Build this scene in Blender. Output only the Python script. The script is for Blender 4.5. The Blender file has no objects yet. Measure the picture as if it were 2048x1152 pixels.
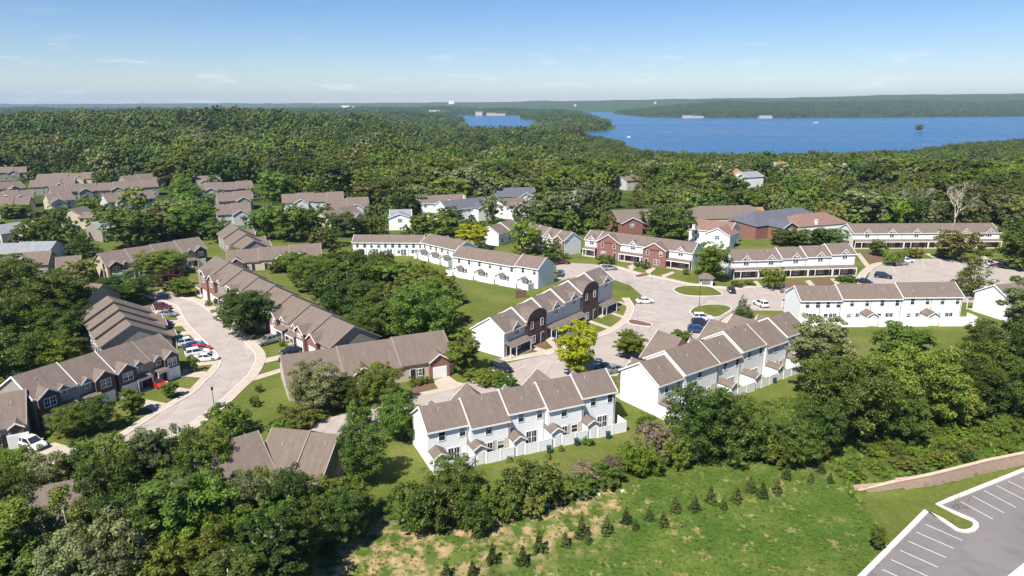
import bpy, bmesh, math, random
import numpy as np
from mathutils import Vector, Matrix, noise

R = math.radians
random.seed(7); rng = np.random.default_rng(7)
scene = bpy.context.scene
col = scene.collection

# ------------------------------------------------------------------ camera
F = 1365.0 / 2048.0            # focal length in picture widths
CAM_H = 50.0
PITCH = math.atan((576 - 207) / 1365.0)
cd = bpy.data.cameras.new('camera'); cam = bpy.data.objects.new('camera', cd); col.objects.link(cam)
cam.location = (0, 0, CAM_H); cam.rotation_euler = (math.pi / 2 - PITCH, 0, 0)
cd.sensor_width = 36; cd.lens = 36 * F; cd.clip_start = 1; cd.clip_end = 40000
scene.camera = cam
# ------------------------------------------------------------------ world, sun, exposure
SUN_AZ, SUN_EL = R(-123), R(53)          # horizontal angle of the vector towards the sun
sx, sy = math.cos(SUN_AZ), math.sin(SUN_AZ)
w = bpy.data.worlds.new('World'); scene.world = w; w.use_nodes = True
nt = w.node_tree; nt.nodes.clear()
N = nt.nodes.new; Lk = nt.links.new
out = N('ShaderNodeOutputWorld'); bg = N('ShaderNodeBackground'); sky = N('ShaderNodeTexSky')
sky.sky_type = 'NISHITA'; sky.sun_disc = False
sky.sun_elevation = SUN_EL; sky.sun_rotation = math.atan2(sx, sy)
sky.altitude = 200; sky.air_density = 1.0; sky.dust_density = 0.1; sky.ozone_density = 2.0
bg.inputs[1].default_value = 0.066
tc = N('ShaderNodeTexCoord'); sep = N('ShaderNodeSeparateXYZ'); Lk(tc.outputs['Generated'], sep.inputs[0])
mp = N('ShaderNodeMapping'); mp.inputs['Scale'].default_value = (14, 14, 95); Lk(tc.outputs['Generated'], mp.inputs[0])
nz = N('ShaderNodeTexNoise'); nz.inputs['Scale'].default_value = 1.0; nz.inputs['Detail'].default_value = 6; nz.inputs['Roughness'].default_value = 0.62
Lk(mp.outputs[0], nz.inputs[0])
cr = N('ShaderNodeValToRGB'); cr.color_ramp.elements[0].position = 0.56; cr.color_ramp.elements[1].position = 0.74
Lk(nz.outputs[0], cr.inputs[0])
# wispy clouds lie in a low layer: most of them near the horizon
band = N('ShaderNodeMapRange'); band.inputs[1].default_value = 0.02; band.inputs[2].default_value = 0.085; band.inputs[3].default_value = 0.9; band.inputs[4].default_value = 0.06
Lk(sep.outputs[2], band.inputs[0])
mul = N('ShaderNodeMath'); mul.operation = 'MULTIPLY'; Lk(cr.outputs[0], mul.inputs[0]); Lk(band.outputs[0], mul.inputs[1])
hsv = N('ShaderNodeHueSaturation'); hsv.inputs['Saturation'].default_value = 1.22; tn = N('ShaderNodeMix'); tn.data_type = 'RGBA'; tn.blend_type = 'MULTIPLY'; tn.inputs[0].default_value = 1; Lk(sky.outputs[0], tn.inputs[6]); tn.inputs[7].default_value = (0.92, 0.955, 1.12, 1); Lk(tn.outputs[2], hsv.inputs['Color'])
mix = N('ShaderNodeMix'); mix.data_type = 'RGBA'; Lk(mul.outputs[0], mix.inputs[0]); Lk(hsv.outputs[0], mix.inputs[6]); mix.inputs[7].default_value = (9.5, 9.9, 10.5, 1)
Lk(mix.outputs[2], bg.inputs[0]); Lk(bg.outputs[0], out.inputs[0])
sd = bpy.data.lights.new('sun', 'SUN'); sun = bpy.data.objects.new('sun', sd); col.objects.link(sun)
sd.energy = 5.0; sd.angle = R(0.53); sd.color = (1.0, 0.94, 0.85)
sun.rotation_euler = Vector((sx * math.cos(SUN_EL), sy * math.cos(SUN_EL), math.sin(SUN_EL))).to_track_quat('Z', 'Y').to_euler()
sun.location = (-100, -100, 300)
vs = scene.view_settings; vs.view_transform = 'Standard'; vs.look = 'None'; vs.exposure = 0.74; vs.gamma = 1; vs.use_curve_mapping = False
scene.cycles.max_bounces = 6; scene.cycles.diffuse_bounces = 3; scene.cycles.transmission_bounces = 4; scene.cycles.volume_bounces = 0

# ------------------------------------------------------------------ survey helpers: photograph pixel -> place on the ground
cp, sp = math.cos(PITCH), math.sin(PITCH)
def ray(x, y):
    X = (x - 1024) / 1365.0; Y = -(y - 576) / 1365.0
    return np.array([X, cp + Y * sp, -sp + Y * cp])
def G(x, y, z=0.0):
    d = ray(x, y); t = (z - CAM_H) / d[2]
    return np.array([d[0] * t, d[1] * t])
def proj(x, y, z):
    dz = z - CAM_H
    fwd = y * cp - dz * sp; up = y * sp + dz * cp
    return 1024 + 1365 * x / fwd, 576 - 1365 * up / fwd
def smooth(a, b, t):
    t = np.clip((t - a) / (b - a), 0, 1); return t * t * (3 - 2 * t)
def inpoly(P, x, y):
    x = np.asarray(x, float); y = np.asarray(y, float); c = np.zeros(x.shape, bool); n = len(P)
    for i in range(n):
        x0, y0 = P[i]; x1, y1 = P[(i + 1) % n]
        if y0 == y1: continue
        k = ((y0 > y) != (y1 > y)) & (x < (x1 - x0) * (y - y0) / (y1 - y0) + x0); c ^= k
    return c
def polydist(P, x, y, closed=True):
    x = np.asarray(x, float); y = np.asarray(y, float); d = np.full(x.shape, 1e9); n = len(P)
    for i in range(n if closed else n - 1):
        ax, ay = P[i]; bx, by = P[(i + 1) % n]; ux, uy = bx - ax, by - ay; L2 = ux * ux + uy * uy + 1e-9
        t = np.clip(((x - ax) * ux + (y - ay) * uy) / L2, 0, 1)
        d = np.minimum(d, np.hypot(x - ax - t * ux, y - ay - t * uy))
    return d

# ------------------------------------------------------------------ materials
def mat(name, c, rough=0.8, var=0.12, scale=3.0, bump=0.0, bscale=20.0, c2=None, spec=0.3, metal=0.0, coat=0.0, detail=4.0, stretch=None):
    m = bpy.data.materials.new(name); m.use_nodes = True; t = m.node_tree; b = t.nodes['Principled BSDF']
    b.inputs['Roughness'].default_value = rough; b.inputs['Specular IOR Level'].default_value = spec
    b.inputs['Metallic'].default_value = metal; b.inputs['Coat Weight'].default_value = coat
    if var <= 0 and c2 is None:
        b.inputs['Base Color'].default_value = (*c, 1)
    else:
        co = t.nodes.new('ShaderNodeTexCoord'); n = t.nodes.new('ShaderNodeTexNoise'); n.inputs['Scale'].default_value = scale
        n.inputs['Detail'].default_value = detail; n.inputs['Roughness'].default_value = 0.65
        if stretch:
            mp = t.nodes.new('ShaderNodeMapping'); mp.inputs['Scale'].default_value = stretch
            t.links.new(co.outputs['Object'], mp.inputs[0]); t.links.new(mp.outputs[0], n.inputs[0])
        else: t.links.new(co.outputs['Object'], n.inputs[0])
        r = t.nodes.new('ShaderNodeValToRGB'); r.color_ramp.elements[0].position = 0.3; r.color_ramp.elements[1].position = 0.7
        a = tuple(x * (1 - var) for x in c); bb = c2 or tuple(min(1, x * (1 + var)) for x in c)
        r.color_ramp.elements[0].color = (*a, 1); r.color_ramp.elements[1].color = (*bb, 1)
        t.links.new(n.outputs[0], r.inputs[0]); t.links.new(r.outputs[0], b.inputs['Base Color'])
    if bump > 0:
        co = t.nodes.new('ShaderNodeTexCoord'); n = t.nodes.new('ShaderNodeTexNoise'); n.inputs['Scale'].default_value = bscale; n.inputs['Detail'].default_value = 3
        t.links.new(co.outputs['Object'], n.inputs[0])
        bp = t.nodes.new('ShaderNodeBump'); bp.inputs['Strength'].default_value = bump; bp.inputs['Distance'].default_value = 0.05
        t.links.new(n.outputs[0], bp.inputs['Height']); t.links.new(bp.outputs[0], b.inputs['Normal'])
    return m
def striped(name, c, gap, pitch, axis=2, dark=0.72, rough=0.75, var=0.06):
    """horizontal courses (siding boards or shingle rows) as fine relief colour"""
    m = mat(name, c, rough, var, 1.3); t = m.node_tree; b = t.nodes['Principled BSDF']
    src = b.inputs['Base Color'].links[0].from_socket
    co = t.nodes.new('ShaderNodeTexCoord'); s = t.nodes.new('ShaderNodeSeparateXYZ'); t.links.new(co.outputs['Object'], s.inputs[0])
    mo = t.nodes.new('ShaderNodeMath'); mo.operation = 'MODULO'; mo.inputs[1].default_value = pitch
    ad = t.nodes.new('ShaderNodeMath'); ad.operation = 'ADD'; ad.inputs[1].default_value = 100 * pitch
    t.links.new(s.outputs[axis], ad.inputs[0]); t.links.new(ad.outputs[0], mo.inputs[0])
    lt = t.nodes.new('ShaderNodeMath'); lt.operation = 'LESS_THAN'; lt.inputs[1].default_value = gap; t.links.new(mo.outputs[0], lt.inputs[0])
    mx = t.nodes.new('ShaderNodeMix'); mx.data_type = 'RGBA'; mx.blend_type = 'MULTIPLY'
    t.links.new(lt.outputs[0], mx.inputs[0]); t.links.new(src, mx.inputs[6]); mx.inputs[7].default_value = (dark, dark, dark, 1)
    t.links.new(mx.outputs[2], b.inputs['Base Color'])
    return m
def brickmat(name, c1, c2, mortar, sc=1.0, rough=0.9, wall=True, bw=0.24, bh=0.08):
    m = bpy.data.materials.new(name); m.use_nodes = True; t = m.node_tree; b = t.nodes['Principled BSDF']; b.inputs['Roughness'].default_value = rough
    co = t.nodes.new('ShaderNodeTexCoord'); s = t.nodes.new('ShaderNodeSeparateXYZ'); cb = t.nodes.new('ShaderNodeCombineXYZ')
    t.links.new(co.outputs['Object'], s.inputs[0])
    ad = t.nodes.new('ShaderNodeMath'); t.links.new(s.outputs[0], ad.inputs[0]); t.links.new(s.outputs[1], ad.inputs[1])
    t.links.new(ad.outputs[0], cb.inputs[0]); t.links.new(s.outputs[2], cb.inputs[1])
    k = t.nodes.new('ShaderNodeTexBrick'); k.inputs['Scale'].default_value = sc; k.inputs['Brick Width'].default_value = bw; k.inputs['Row Height'].default_value = bh
    k.inputs['Mortar Size'].default_value = 0.008; k.inputs['Color1'].default_value = (*c1, 1); k.inputs['Color2'].default_value = (*c2, 1); k.inputs['Mortar'].default_value = (*mortar, 1)
    t.links.new(cb.outputs[0], k.inputs[0]); t.links.new(k.outputs[0], b.inputs['Base Color'])
    return m
def worn(m, crack=0.82, scale=0.10):
    """sealed cracks and old stains on paving"""
    t = m.node_tree; b = t.nodes['Principled BSDF']; src = b.inputs['Base Color'].links[0].from_socket; co = t.nodes.new('ShaderNodeTexCoord')
    nz = t.nodes.new('ShaderNodeTexNoise'); nz.inputs['Scale'].default_value = 0.5; nz.inputs['Detail'].default_value = 4; t.links.new(co.outputs['Object'], nz.inputs[0])
    ad = t.nodes.new('ShaderNodeMix'); ad.data_type = 'RGBA'; ad.blend_type = 'ADD'; ad.inputs[0].default_value = 2.2; t.links.new(co.outputs['Object'], ad.inputs[6]); t.links.new(nz.outputs[1], ad.inputs[7])
    vo = t.nodes.new('ShaderNodeTexVoronoi'); vo.feature = 'DISTANCE_TO_EDGE'; vo.inputs['Scale'].default_value = scale; t.links.new(ad.outputs[2], vo.inputs[0])
    r = t.nodes.new('ShaderNodeValToRGB'); r.color_ramp.elements[0].position = 0.006; r.color_ramp.elements[0].color = (crack, crack, crack, 1); r.color_ramp.elements[1].position = 0.014; t.links.new(vo.outputs[0], r.inputs[0])
    n2 = t.nodes.new('ShaderNodeTexNoise'); n2.inputs['Scale'].default_value = 0.33; n2.inputs['Detail'].default_value = 6; t.links.new(co.outputs['Object'], n2.inputs[0])
    r2 = t.nodes.new('ShaderNodeValToRGB'); r2.color_ramp.elements[0].position = 0.30; r2.color_ramp.elements[0].color = (0.86, 0.86, 0.87, 1); r2.color_ramp.elements[1].position = 0.46; t.links.new(n2.outputs[0], r2.inputs[0])
    for s in (r, r2):
        mx = t.nodes.new('ShaderNodeMix'); mx.data_type = 'RGBA'; mx.blend_type = 'MULTIPLY'; mx.inputs[0].default_value = 1; t.links.new(src, mx.inputs[6]); t.links.new(s.outputs[0], mx.inputs[7]); src = mx.outputs[2]
    t.links.new(src, b.inputs['Base Color']); return m
def shingles(name, c, rough=0.9):
    m = striped(name, c, 0.035, 0.14, 2, 0.86, rough, 0.10); t = m.node_tree; b = t.nodes['Principled BSDF']
    src = b.inputs['Base Color'].links[0].from_socket
    co = t.nodes.new('ShaderNodeTexCoord'); mp = t.nodes.new('ShaderNodeMapping'); mp.inputs['Scale'].default_value = (1.2, 0.12, 0.12)
    n = t.nodes.new('ShaderNodeTexNoise'); n.inputs['Scale'].default_value = 2.5; n.inputs['Detail'].default_value = 5
    t.links.new(co.outputs['Object'], mp.inputs[0]); t.links.new(mp.outputs[0], n.inputs[0])
    r = t.nodes.new('ShaderNodeValToRGB'); r.color_ramp.elements[0].position = 0.35; r.color_ramp.elements[0].color = (0.84, 0.83, 0.83, 1); r.color_ramp.elements[1].position = 0.65
    t.links.new(n.outputs[0], r.inputs[0])
    mx = t.nodes.new('ShaderNodeMix'); mx.data_type = 'RGBA'; mx.blend_type = 'MULTIPLY'; mx.inputs[0].default_value = 1
    t.links.new(src, mx.inputs[6]); t.links.new(r.outputs[0], mx.inputs[7]); t.links.new(mx.outputs[2], b.inputs['Base Color'])
    return m
M = dict(
 white=striped('white_siding', (0.80, 0.80, 0.79), 0.012, 0.13, 2, 0.86),
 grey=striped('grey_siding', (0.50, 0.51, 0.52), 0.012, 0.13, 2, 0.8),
 tan=striped('tan_siding', (0.52, 0.44, 0.33), 0.012, 0.13, 2, 0.8),
 taupe=striped('taupe_siding', (0.30, 0.27, 0.24), 0.012, 0.13, 2, 0.8),
 trim=mat('white_trim', (0.80, 0.80, 0.79), 0.5, 0.03, 2),
 vinyl=striped('white_vinyl_fence', (0.82, 0.82, 0.82), 0.012, 0.30, 0, 0.86, 0.45, 0.02),
 brick=brickmat('red_brick', (0.20, 0.062, 0.043), (0.25, 0.085, 0.06), (0.28, 0.23, 0.2)),
 shade_brick=brickmat('dark_shaded_brick', (0.085, 0.040, 0.036), (0.12, 0.055, 0.048), (0.13, 0.11, 0.10)),  # darker copy of the red brick, shade included in its colour
 roof=shingles('brown_shingles', (0.180, 0.141, 0.116)),
 groof=shingles('grey_shingles', (0.26, 0.27, 0.285)),
 droof=shingles('slate_blue_shingles', (0.115, 0.12, 0.145)),
 rroof=shingles('reddish_shingles', (0.24, 0.145, 0.115)),
 oroof=shingles('orange_shingles', (0.36, 0.17, 0.075)),
 blind=mat('window_blind', (0.30, 0.31, 0.32), 0.35, 0.1, 3),
 glass=mat('window_glass', (0.025, 0.032, 0.042), 0.08, 0, spec=0.6),
 door=mat('dark_door', (0.035, 0.028, 0.028), 0.5, 0.1),
 shutter=mat('dark_shutter', (0.02, 0.025, 0.04), 0.5, 0.05),
 garage=striped('white_garage_door', (0.76, 0.76, 0.75), 0.02, 0.53, 2, 0.75, 0.5, 0.02),
 concrete=mat('concrete', (0.44, 0.37, 0.30), 0.9, 0.12, 0.6, 0.1, 8),
 kerb=mat('pale_kerb_concrete', (0.60, 0.56, 0.50), 0.9, 0.10, 0.8),
 asphalt=worn(mat('old_pale_asphalt', (0.365, 0.318, 0.282), 0.92, 0.11, 0.22, 0.15, 12, detail=9)),
 lot=worn(mat('lot_asphalt', (0.185, 0.168, 0.162), 0.92, 0.10, 0.16, 0.1, 12, detail=10), 0.93, 0.06),
 paint=mat('white_road_paint', (0.50, 0.49, 0.48), 0.7, 0.0, 5.0, c2=(0.74, 0.74, 0.73), detail=8),
 mulch=mat('brown_mulch', (0.155, 0.085, 0.058), 0.95, 0.3, 4, 0.4, 14),
 block=brickmat('tan_wall_block', (0.36, 0.245, 0.185), (0.44, 0.31, 0.235), (0.20, 0.14, 0.11), 1, 0.95, bw=0.45, bh=0.2),
 cap=mat('wall_cap_stone', (0.52, 0.40, 0.30), 0.9, 0.12, 1.5),
 black=mat('black_metal', (0.02, 0.02, 0.022), 0.45, 0),
 binm=mat('dark_green_bin', (0.02, 0.06, 0.05), 0.5, 0.1),
 teal=mat('green_bin', (0.03, 0.16, 0.11), 0.5, 0.1),
 tyre=mat('tyre_rubber', (0.018, 0.018, 0.018), 0.85, 0),
 rim=mat('wheel_rim', (0.45, 0.45, 0.46), 0.35, 0, metal=0.8),
 lamp=mat('car_headlight', (0.75, 0.77, 0.8), 0.2, 0),
 tail=mat('car_taillight', (0.35, 0.01, 0.012), 0.25, 0),
 wood=mat('weathered_brown_wood', (0.16, 0.09, 0.07), 0.85, 0.15, 3),
 fawn=mat('fawn_trim', (0.30, 0.26, 0.22), 0.6, 0.05, 2),
 bark=mat('bark', (0.15, 0.115, 0.085), 0.95, 0.3, 4, 0.5, 6),
 palebark=mat('pale_bark', (0.42, 0.36, 0.28), 0.9, 0.25, 2),
 twig=mat('dry_twigs', (0.19, 0.135, 0.10), 0.95, 0.3, 3),
 stone=mat('pale_rubble', (0.45, 0.40, 0.34), 0.9, 0.2, 2),
)
def foliage(name, c1, c2, trans=0.30, hue=0.03):
    m = bpy.data.materials.new(name); m.use_nodes = True; t = m.node_tree; t.nodes.clear()
    o = t.nodes.new('ShaderNodeOutputMaterial'); at = t.nodes.new('ShaderNodeAttribute'); at.attribute_name = 'tint'
    mx = t.nodes.new('ShaderNodeMix'); mx.data_type = 'RGBA'; mx.inputs[6].default_value = (*c1, 1); mx.inputs[7].default_value = (*c2, 1)
    t.links.new(at.outputs['Fac'], mx.inputs[0])
    oi = t.nodes.new('ShaderNodeObjectInfo')
    hs = t.nodes.new('ShaderNodeHueSaturation')
    a = t.nodes.new('ShaderNodeMapRange'); a.inputs[3].default_value = 0.5 - hue; a.inputs[4].default_value = 0.5 + hue * 0.8; t.links.new(oi.outputs['Random'], a.inputs[0])
    mu = t.nodes.new('ShaderNodeMath'); mu.operation = 'MULTIPLY'; mu.inputs[1].default_value = 7.31; fr = t.nodes.new('ShaderNodeMath'); fr.operation = 'FRACT'
    t.links.new(oi.outputs['Random'], mu.inputs[0]); t.links.new(mu.outputs[0], fr.inputs[0])
    v = t.nodes.new('ShaderNodeMapRange'); v.inputs[3].default_value = 0.66; v.inputs[4].default_value = 1.28; t.links.new(fr.outputs[0], v.inputs[0])
    sc = t.nodes.new('ShaderNodeVectorMath'); sc.operation = 'SCALE'; sc.inputs['Scale'].default_value = 0.011; t.links.new(oi.outputs['Location'], sc.inputs[0])
    ln = t.nodes.new('ShaderNodeTexNoise'); ln.inputs['Scale'].default_value = 1.0; ln.inputs['Detail'].default_value = 3; t.links.new(sc.outputs[0], ln.inputs[0])
    lr = t.nodes.new('ShaderNodeMapRange'); lr.inputs[1].default_value = 0.32; lr.inputs[2].default_value = 0.68; lr.inputs[3].default_value = 0.74; lr.inputs[4].default_value = 1.24; t.links.new(ln.outputs[0], lr.inputs[0])
    vm = t.nodes.new('ShaderNodeMath'); vm.operation = 'MULTIPLY'; t.links.new(v.outputs[0], vm.inputs[0]); t.links.new(lr.outputs[0], vm.inputs[1]); v = vm
    t.links.new(a.outputs[0], hs.inputs['Hue']); t.links.new(v.outputs[0], hs.inputs['Value']); t.links.new(mx.outputs[2], hs.inputs['Color'])
    d = t.nodes.new('ShaderNodeBsdfDiffuse'); tr = t.nodes.new('ShaderNodeBsdfTranslucent'); ms = t.nodes.new('ShaderNodeMixShader'); ms.inputs[0].default_value = trans
    t.links.new(hs.outputs[0], d.inputs[0]); t.links.new(hs.outputs[0], tr.inputs[0]); t.links.new(d.outputs[0], ms.inputs[1]); t.links.new(tr.outputs[0], ms.inputs[2])
    g = t.nodes.new('ShaderNodeBsdfGlossy'); g.inputs['Roughness'].default_value = 0.45; g.inputs[0].default_value = (0.9, 0.95, 0.85, 1)
    m2 = t.nodes.new('ShaderNodeMixShader'); m2.inputs[0].default_value = 0.015; t.links.new(ms.outputs[0], m2.inputs[1]); t.links.new(g.outputs[0], m2.inputs[2])
    t.links.new(m2.outputs[0], o.inputs[0])
    return m
LEAF = dict(
 green=foliage('green_leaves', (0.083, 0.136, 0.018), (0.171, 0.230, 0.035)),
 dark=foliage('dark_green_leaves', (0.054, 0.097, 0.015), (0.116, 0.165, 0.031)),
 pale=foliage('pale_grey_green_leaves', (0.124, 0.153, 0.053), (0.230, 0.254, 0.104)),
 lime=foliage('yellow_green_leaves', (0.220, 0.270, 0.010), (0.420, 0.420, 0.018), 0.4, 0.01),
 olive=foliage('olive_leaves', (0.106, 0.124, 0.024), (0.195, 0.201, 0.047)),
 plum=foliage('purple_leaves', (0.045, 0.022, 0.022), (0.080, 0.036, 0.034), 0.2, 0.01),
 pine=foliage('pine_needles', (0.045, 0.071, 0.017), (0.088, 0.116, 0.028), 0.15, 0.02),
 dry=foliage('dry_brown_leaves', (0.170, 0.125, 0.085), (0.260, 0.200, 0.140), 0.2, 0.01),
 fresh=foliage('bright_green_leaves', (0.106, 0.171, 0.017), (0.206, 0.277, 0.033), 0.35),
)

# ------------------------------------------------------------------ mesh helpers
class MB:
    def __init__(s): s.v = []; s.f = []; s.m = []
    def add(s, vs, fs, mi=0):
        b = len(s.v); s.v += [tuple(map(float, p)) for p in vs]
        s.f += [tuple(b + i for i in f) for f in fs]; s.m += [mi] * len(fs); return s
    def box(s, x0, x1, y0, y1, z0, z1, mi=0):
        return s.add([(x0, y0, z0), (x1, y0, z0), (x1, y1, z0), (x0, y1, z0), (x0, y0, z1), (x1, y0, z1), (x1, y1, z1), (x0, y1, z1)],
                     [(0, 3, 2, 1), (4, 5, 6, 7), (0, 1, 5, 4), (1, 2, 6, 5), (2, 3, 7, 6), (3, 0, 4, 7)], mi)
    def prism_x(s, prof, x0, x1, mi=0):            # profile [(y,z)] extruded along x
        n = len(prof); vs = [(x0, y, z) for y, z in prof] + [(x1, y, z) for y, z in prof]
        return s.add(vs, [tuple(range(n)), tuple(range(2 * n - 1, n - 1, -1))] + [(i, n + i, n + (i + 1) % n, (i + 1) % n) for i in range(n)], mi)
    def prism_y(s, prof, y0, y1, mi=0):            # profile [(x,z)] extruded along y
        n = len(prof); vs = [(x, y0, z) for x, z in prof] + [(x, y1, z) for x, z in prof]
        return s.add(vs, [tuple(range(n)), tuple(range(2 * n - 1, n - 1, -1))] + [(i, n + i, n + (i + 1) % n, (i + 1) % n) for i in range(n)], mi)
    def prism_z(s, prof, z0, z1, mi=0):
        n = len(prof); vs = [(x, y, z0) for x, y in prof] + [(x, y, z1) for x, y in prof]
        return s.add(vs, [tuple(range(n - 1, -1, -1)), tuple(range(n, 2 * n))] + [(i, (i + 1) % n, n + (i + 1) % n, n + i) for i in range(n)], mi)
    def slab(s, a, b, c, d, t, mi=0):              # thick quad, t straight down
        top = [a, b, c, d]; return s.add(top + [(p[0], p[1], p[2] - t) for p in top],
            [(0, 1, 2, 3), (7, 6, 5, 4), (0, 4, 5, 1), (1, 5, 6, 2), (2, 6, 7, 3), (3, 7, 4, 0)], mi)
    def tube(s, a, b, r0, r1, k=7, mi=0):
        a = Vector(a); b = Vector(b); d = (b - a).normalized(); u = d.orthogonal().normalized(); v = d.cross(u)
        vs = [a + (u * math.cos(t) + v * math.sin(t)) * r0 for t in [2 * math.pi * i / k for i in range(k)]]
        vs += [b + (u * math.cos(t) + v * math.sin(t)) * r1 for t in [2 * math.pi * i / k for i in range(k)]]
        return s.add(vs, [(i, (i + 1) % k, k + (i + 1) % k, k + i) for i in range(k)] + [tuple(range(k - 1, -1, -1)), tuple(range(k, 2 * k))], mi)
    def mesh(s, name, mats, fix=True, smooth=False):
        me = bpy.data.meshes.new(name); me.from_pydata(s.v, [], s.f)
        for m in (mats if isinstance(mats, (list, tuple)) else [mats]): me.materials.append(m)
        if any(s.m): me.polygons.foreach_set('material_index', s.m)
        if fix:
            bm = bmesh.new(); bm.from_mesh(me); bmesh.ops.recalc_face_normals(bm, faces=bm.faces); bm.to_mesh(me); bm.free()
        if smooth: me.polygons.foreach_set('use_smooth', [True] * len(me.polygons))
        me.update(); return me
    def build(s, name, mats, parent=None, loc=(0, 0, 0), rz=0.0, **k):
        return part(name, s.mesh(name, mats, **k), parent, loc, rz)
def part(name, me, parent=None, loc=(0, 0, 0), rz=0.0):
    o = bpy.data.objects.new(name, me); col.objects.link(o); o.location = loc; o.rotation_euler = (0, 0, rz)
    if parent is not None: o.parent = parent
    return o
def tag(o, label, cat, group=None):
    o['label'] = label; o['category'] = cat
    if group: o['group'] = group
    return o
def empty(name, loc, rz=0.0):
    return part(name, None, None, loc, rz)
def struct(o): o['kind'] = 'structure'; return o
def np_mesh(name, V, Q, mats, attr=None, smooth=False):
    me = bpy.data.meshes.new(name); k = Q.shape[1]
    me.vertices.add(len(V)); me.vertices.foreach_set('co', np.ascontiguousarray(V, np.float32).ravel())
    me.loops.add(Q.size); me.loops.foreach_set('vertex_index', np.ascontiguousarray(Q, np.int32).ravel())
    me.polygons.add(len(Q)); me.polygons.foreach_set('loop_start', np.arange(0, Q.size, k, dtype=np.int32))
    if smooth: me.polygons.foreach_set('use_smooth', np.ones(len(Q), bool))
    for m in (mats if isinstance(mats, (list, tuple)) else [mats]): me.materials.append(m)
    if attr:
        for an, (dom, data) in attr.items():
            a = me.attributes.new(an, 'FLOAT', dom); a.data.foreach_set('value', np.ascontiguousarray(data, np.float32))
    me.update(calc_edges=True); me.validate(); return me
# ------------------------------------------------------------------ terrain
LAKE_Z, LOT_Z = -18.0, -2.2
def PX(pts, z=0.0): return [tuple(G(x, y, z)) for x, y in pts]
LAKE_E = PX([(2500, 281), (2048, 284), (1900, 296), (1800, 312), (1600, 318), (1400, 318), (1300, 311), (1270, 302), (1262, 293), (1228, 284), (1195, 276), (1178, 271), (1172, 263), (1200, 263), (1226, 260),
             (1230, 253), (1215, 246), (1198, 242), (1180, 234), (1162, 227), (1162, 224), (1225, 224), (1230, 228), (1262, 231), (1290, 234), (1400, 236), (1536, 236.5), (1800, 235), (2048, 233), (2500, 231)], LAKE_Z)
LAKE_W = PX([(862, 263), (925, 262), (941, 257), (936, 246), (915, 239), (885, 233), (862, 229.5), (945, 231), (1010, 231), (1040, 230.5), (1043, 239), (1078, 241.5), (1062, 247), (1059, 253), (1062, 263), (1085, 267), (1000, 266), (940, 268), (880, 267)], LAKE_Z)
TL_A, TL_B = G(640, 1105), G(1600, 885)
tl_u = (TL_B - TL_A) / np.linalg.norm(TL_B - TL_A); tl_n = np.array([tl_u[1], -tl_u[0]])
LOT = PX([(1700, 1185), (1733, 1151), (1858, 1024), (1880, 1040), (1911, 1061), (1924, 1065), (1938, 1066), (1950, 1063), (1957, 1056), (1956, 1047), (1946, 1039), (1915, 1026), (1881, 1011), (1911, 999), (2048, 944), (2400, 800), (2700, 1185)], LOT_Z)
WALL = PX([(1708, 990), (1790, 982), (1861, 974), (1920, 960), (1973, 946), (2048, 929), (2200, 893), (2500, 822)], LOT_Z + 0.15)
WALL_H = [0.45, 1.35, 1.85, 1.95, 1.95, 1.8, 1.7, 1.6]
def wav(x, y, s, seed):
    a = np.sin(x / s + seed) * np.cos(y / s * 1.13 - seed * 1.7) + 0.5 * np.sin((x * 0.8 + y * 0.6) / s * 1.9 + seed * 2.3) + 0.3 * np.cos((x * 0.5 - y * 0.9) / s * 3.1 + seed)
    return a / 1.8
HR_R = [-1.1, -0.75, -0.25, 0, 0.2, 0.375, 0.75, 1.1]; HR_H = [30, 32, 46, 60, 84, 98, 140, 150]
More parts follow.
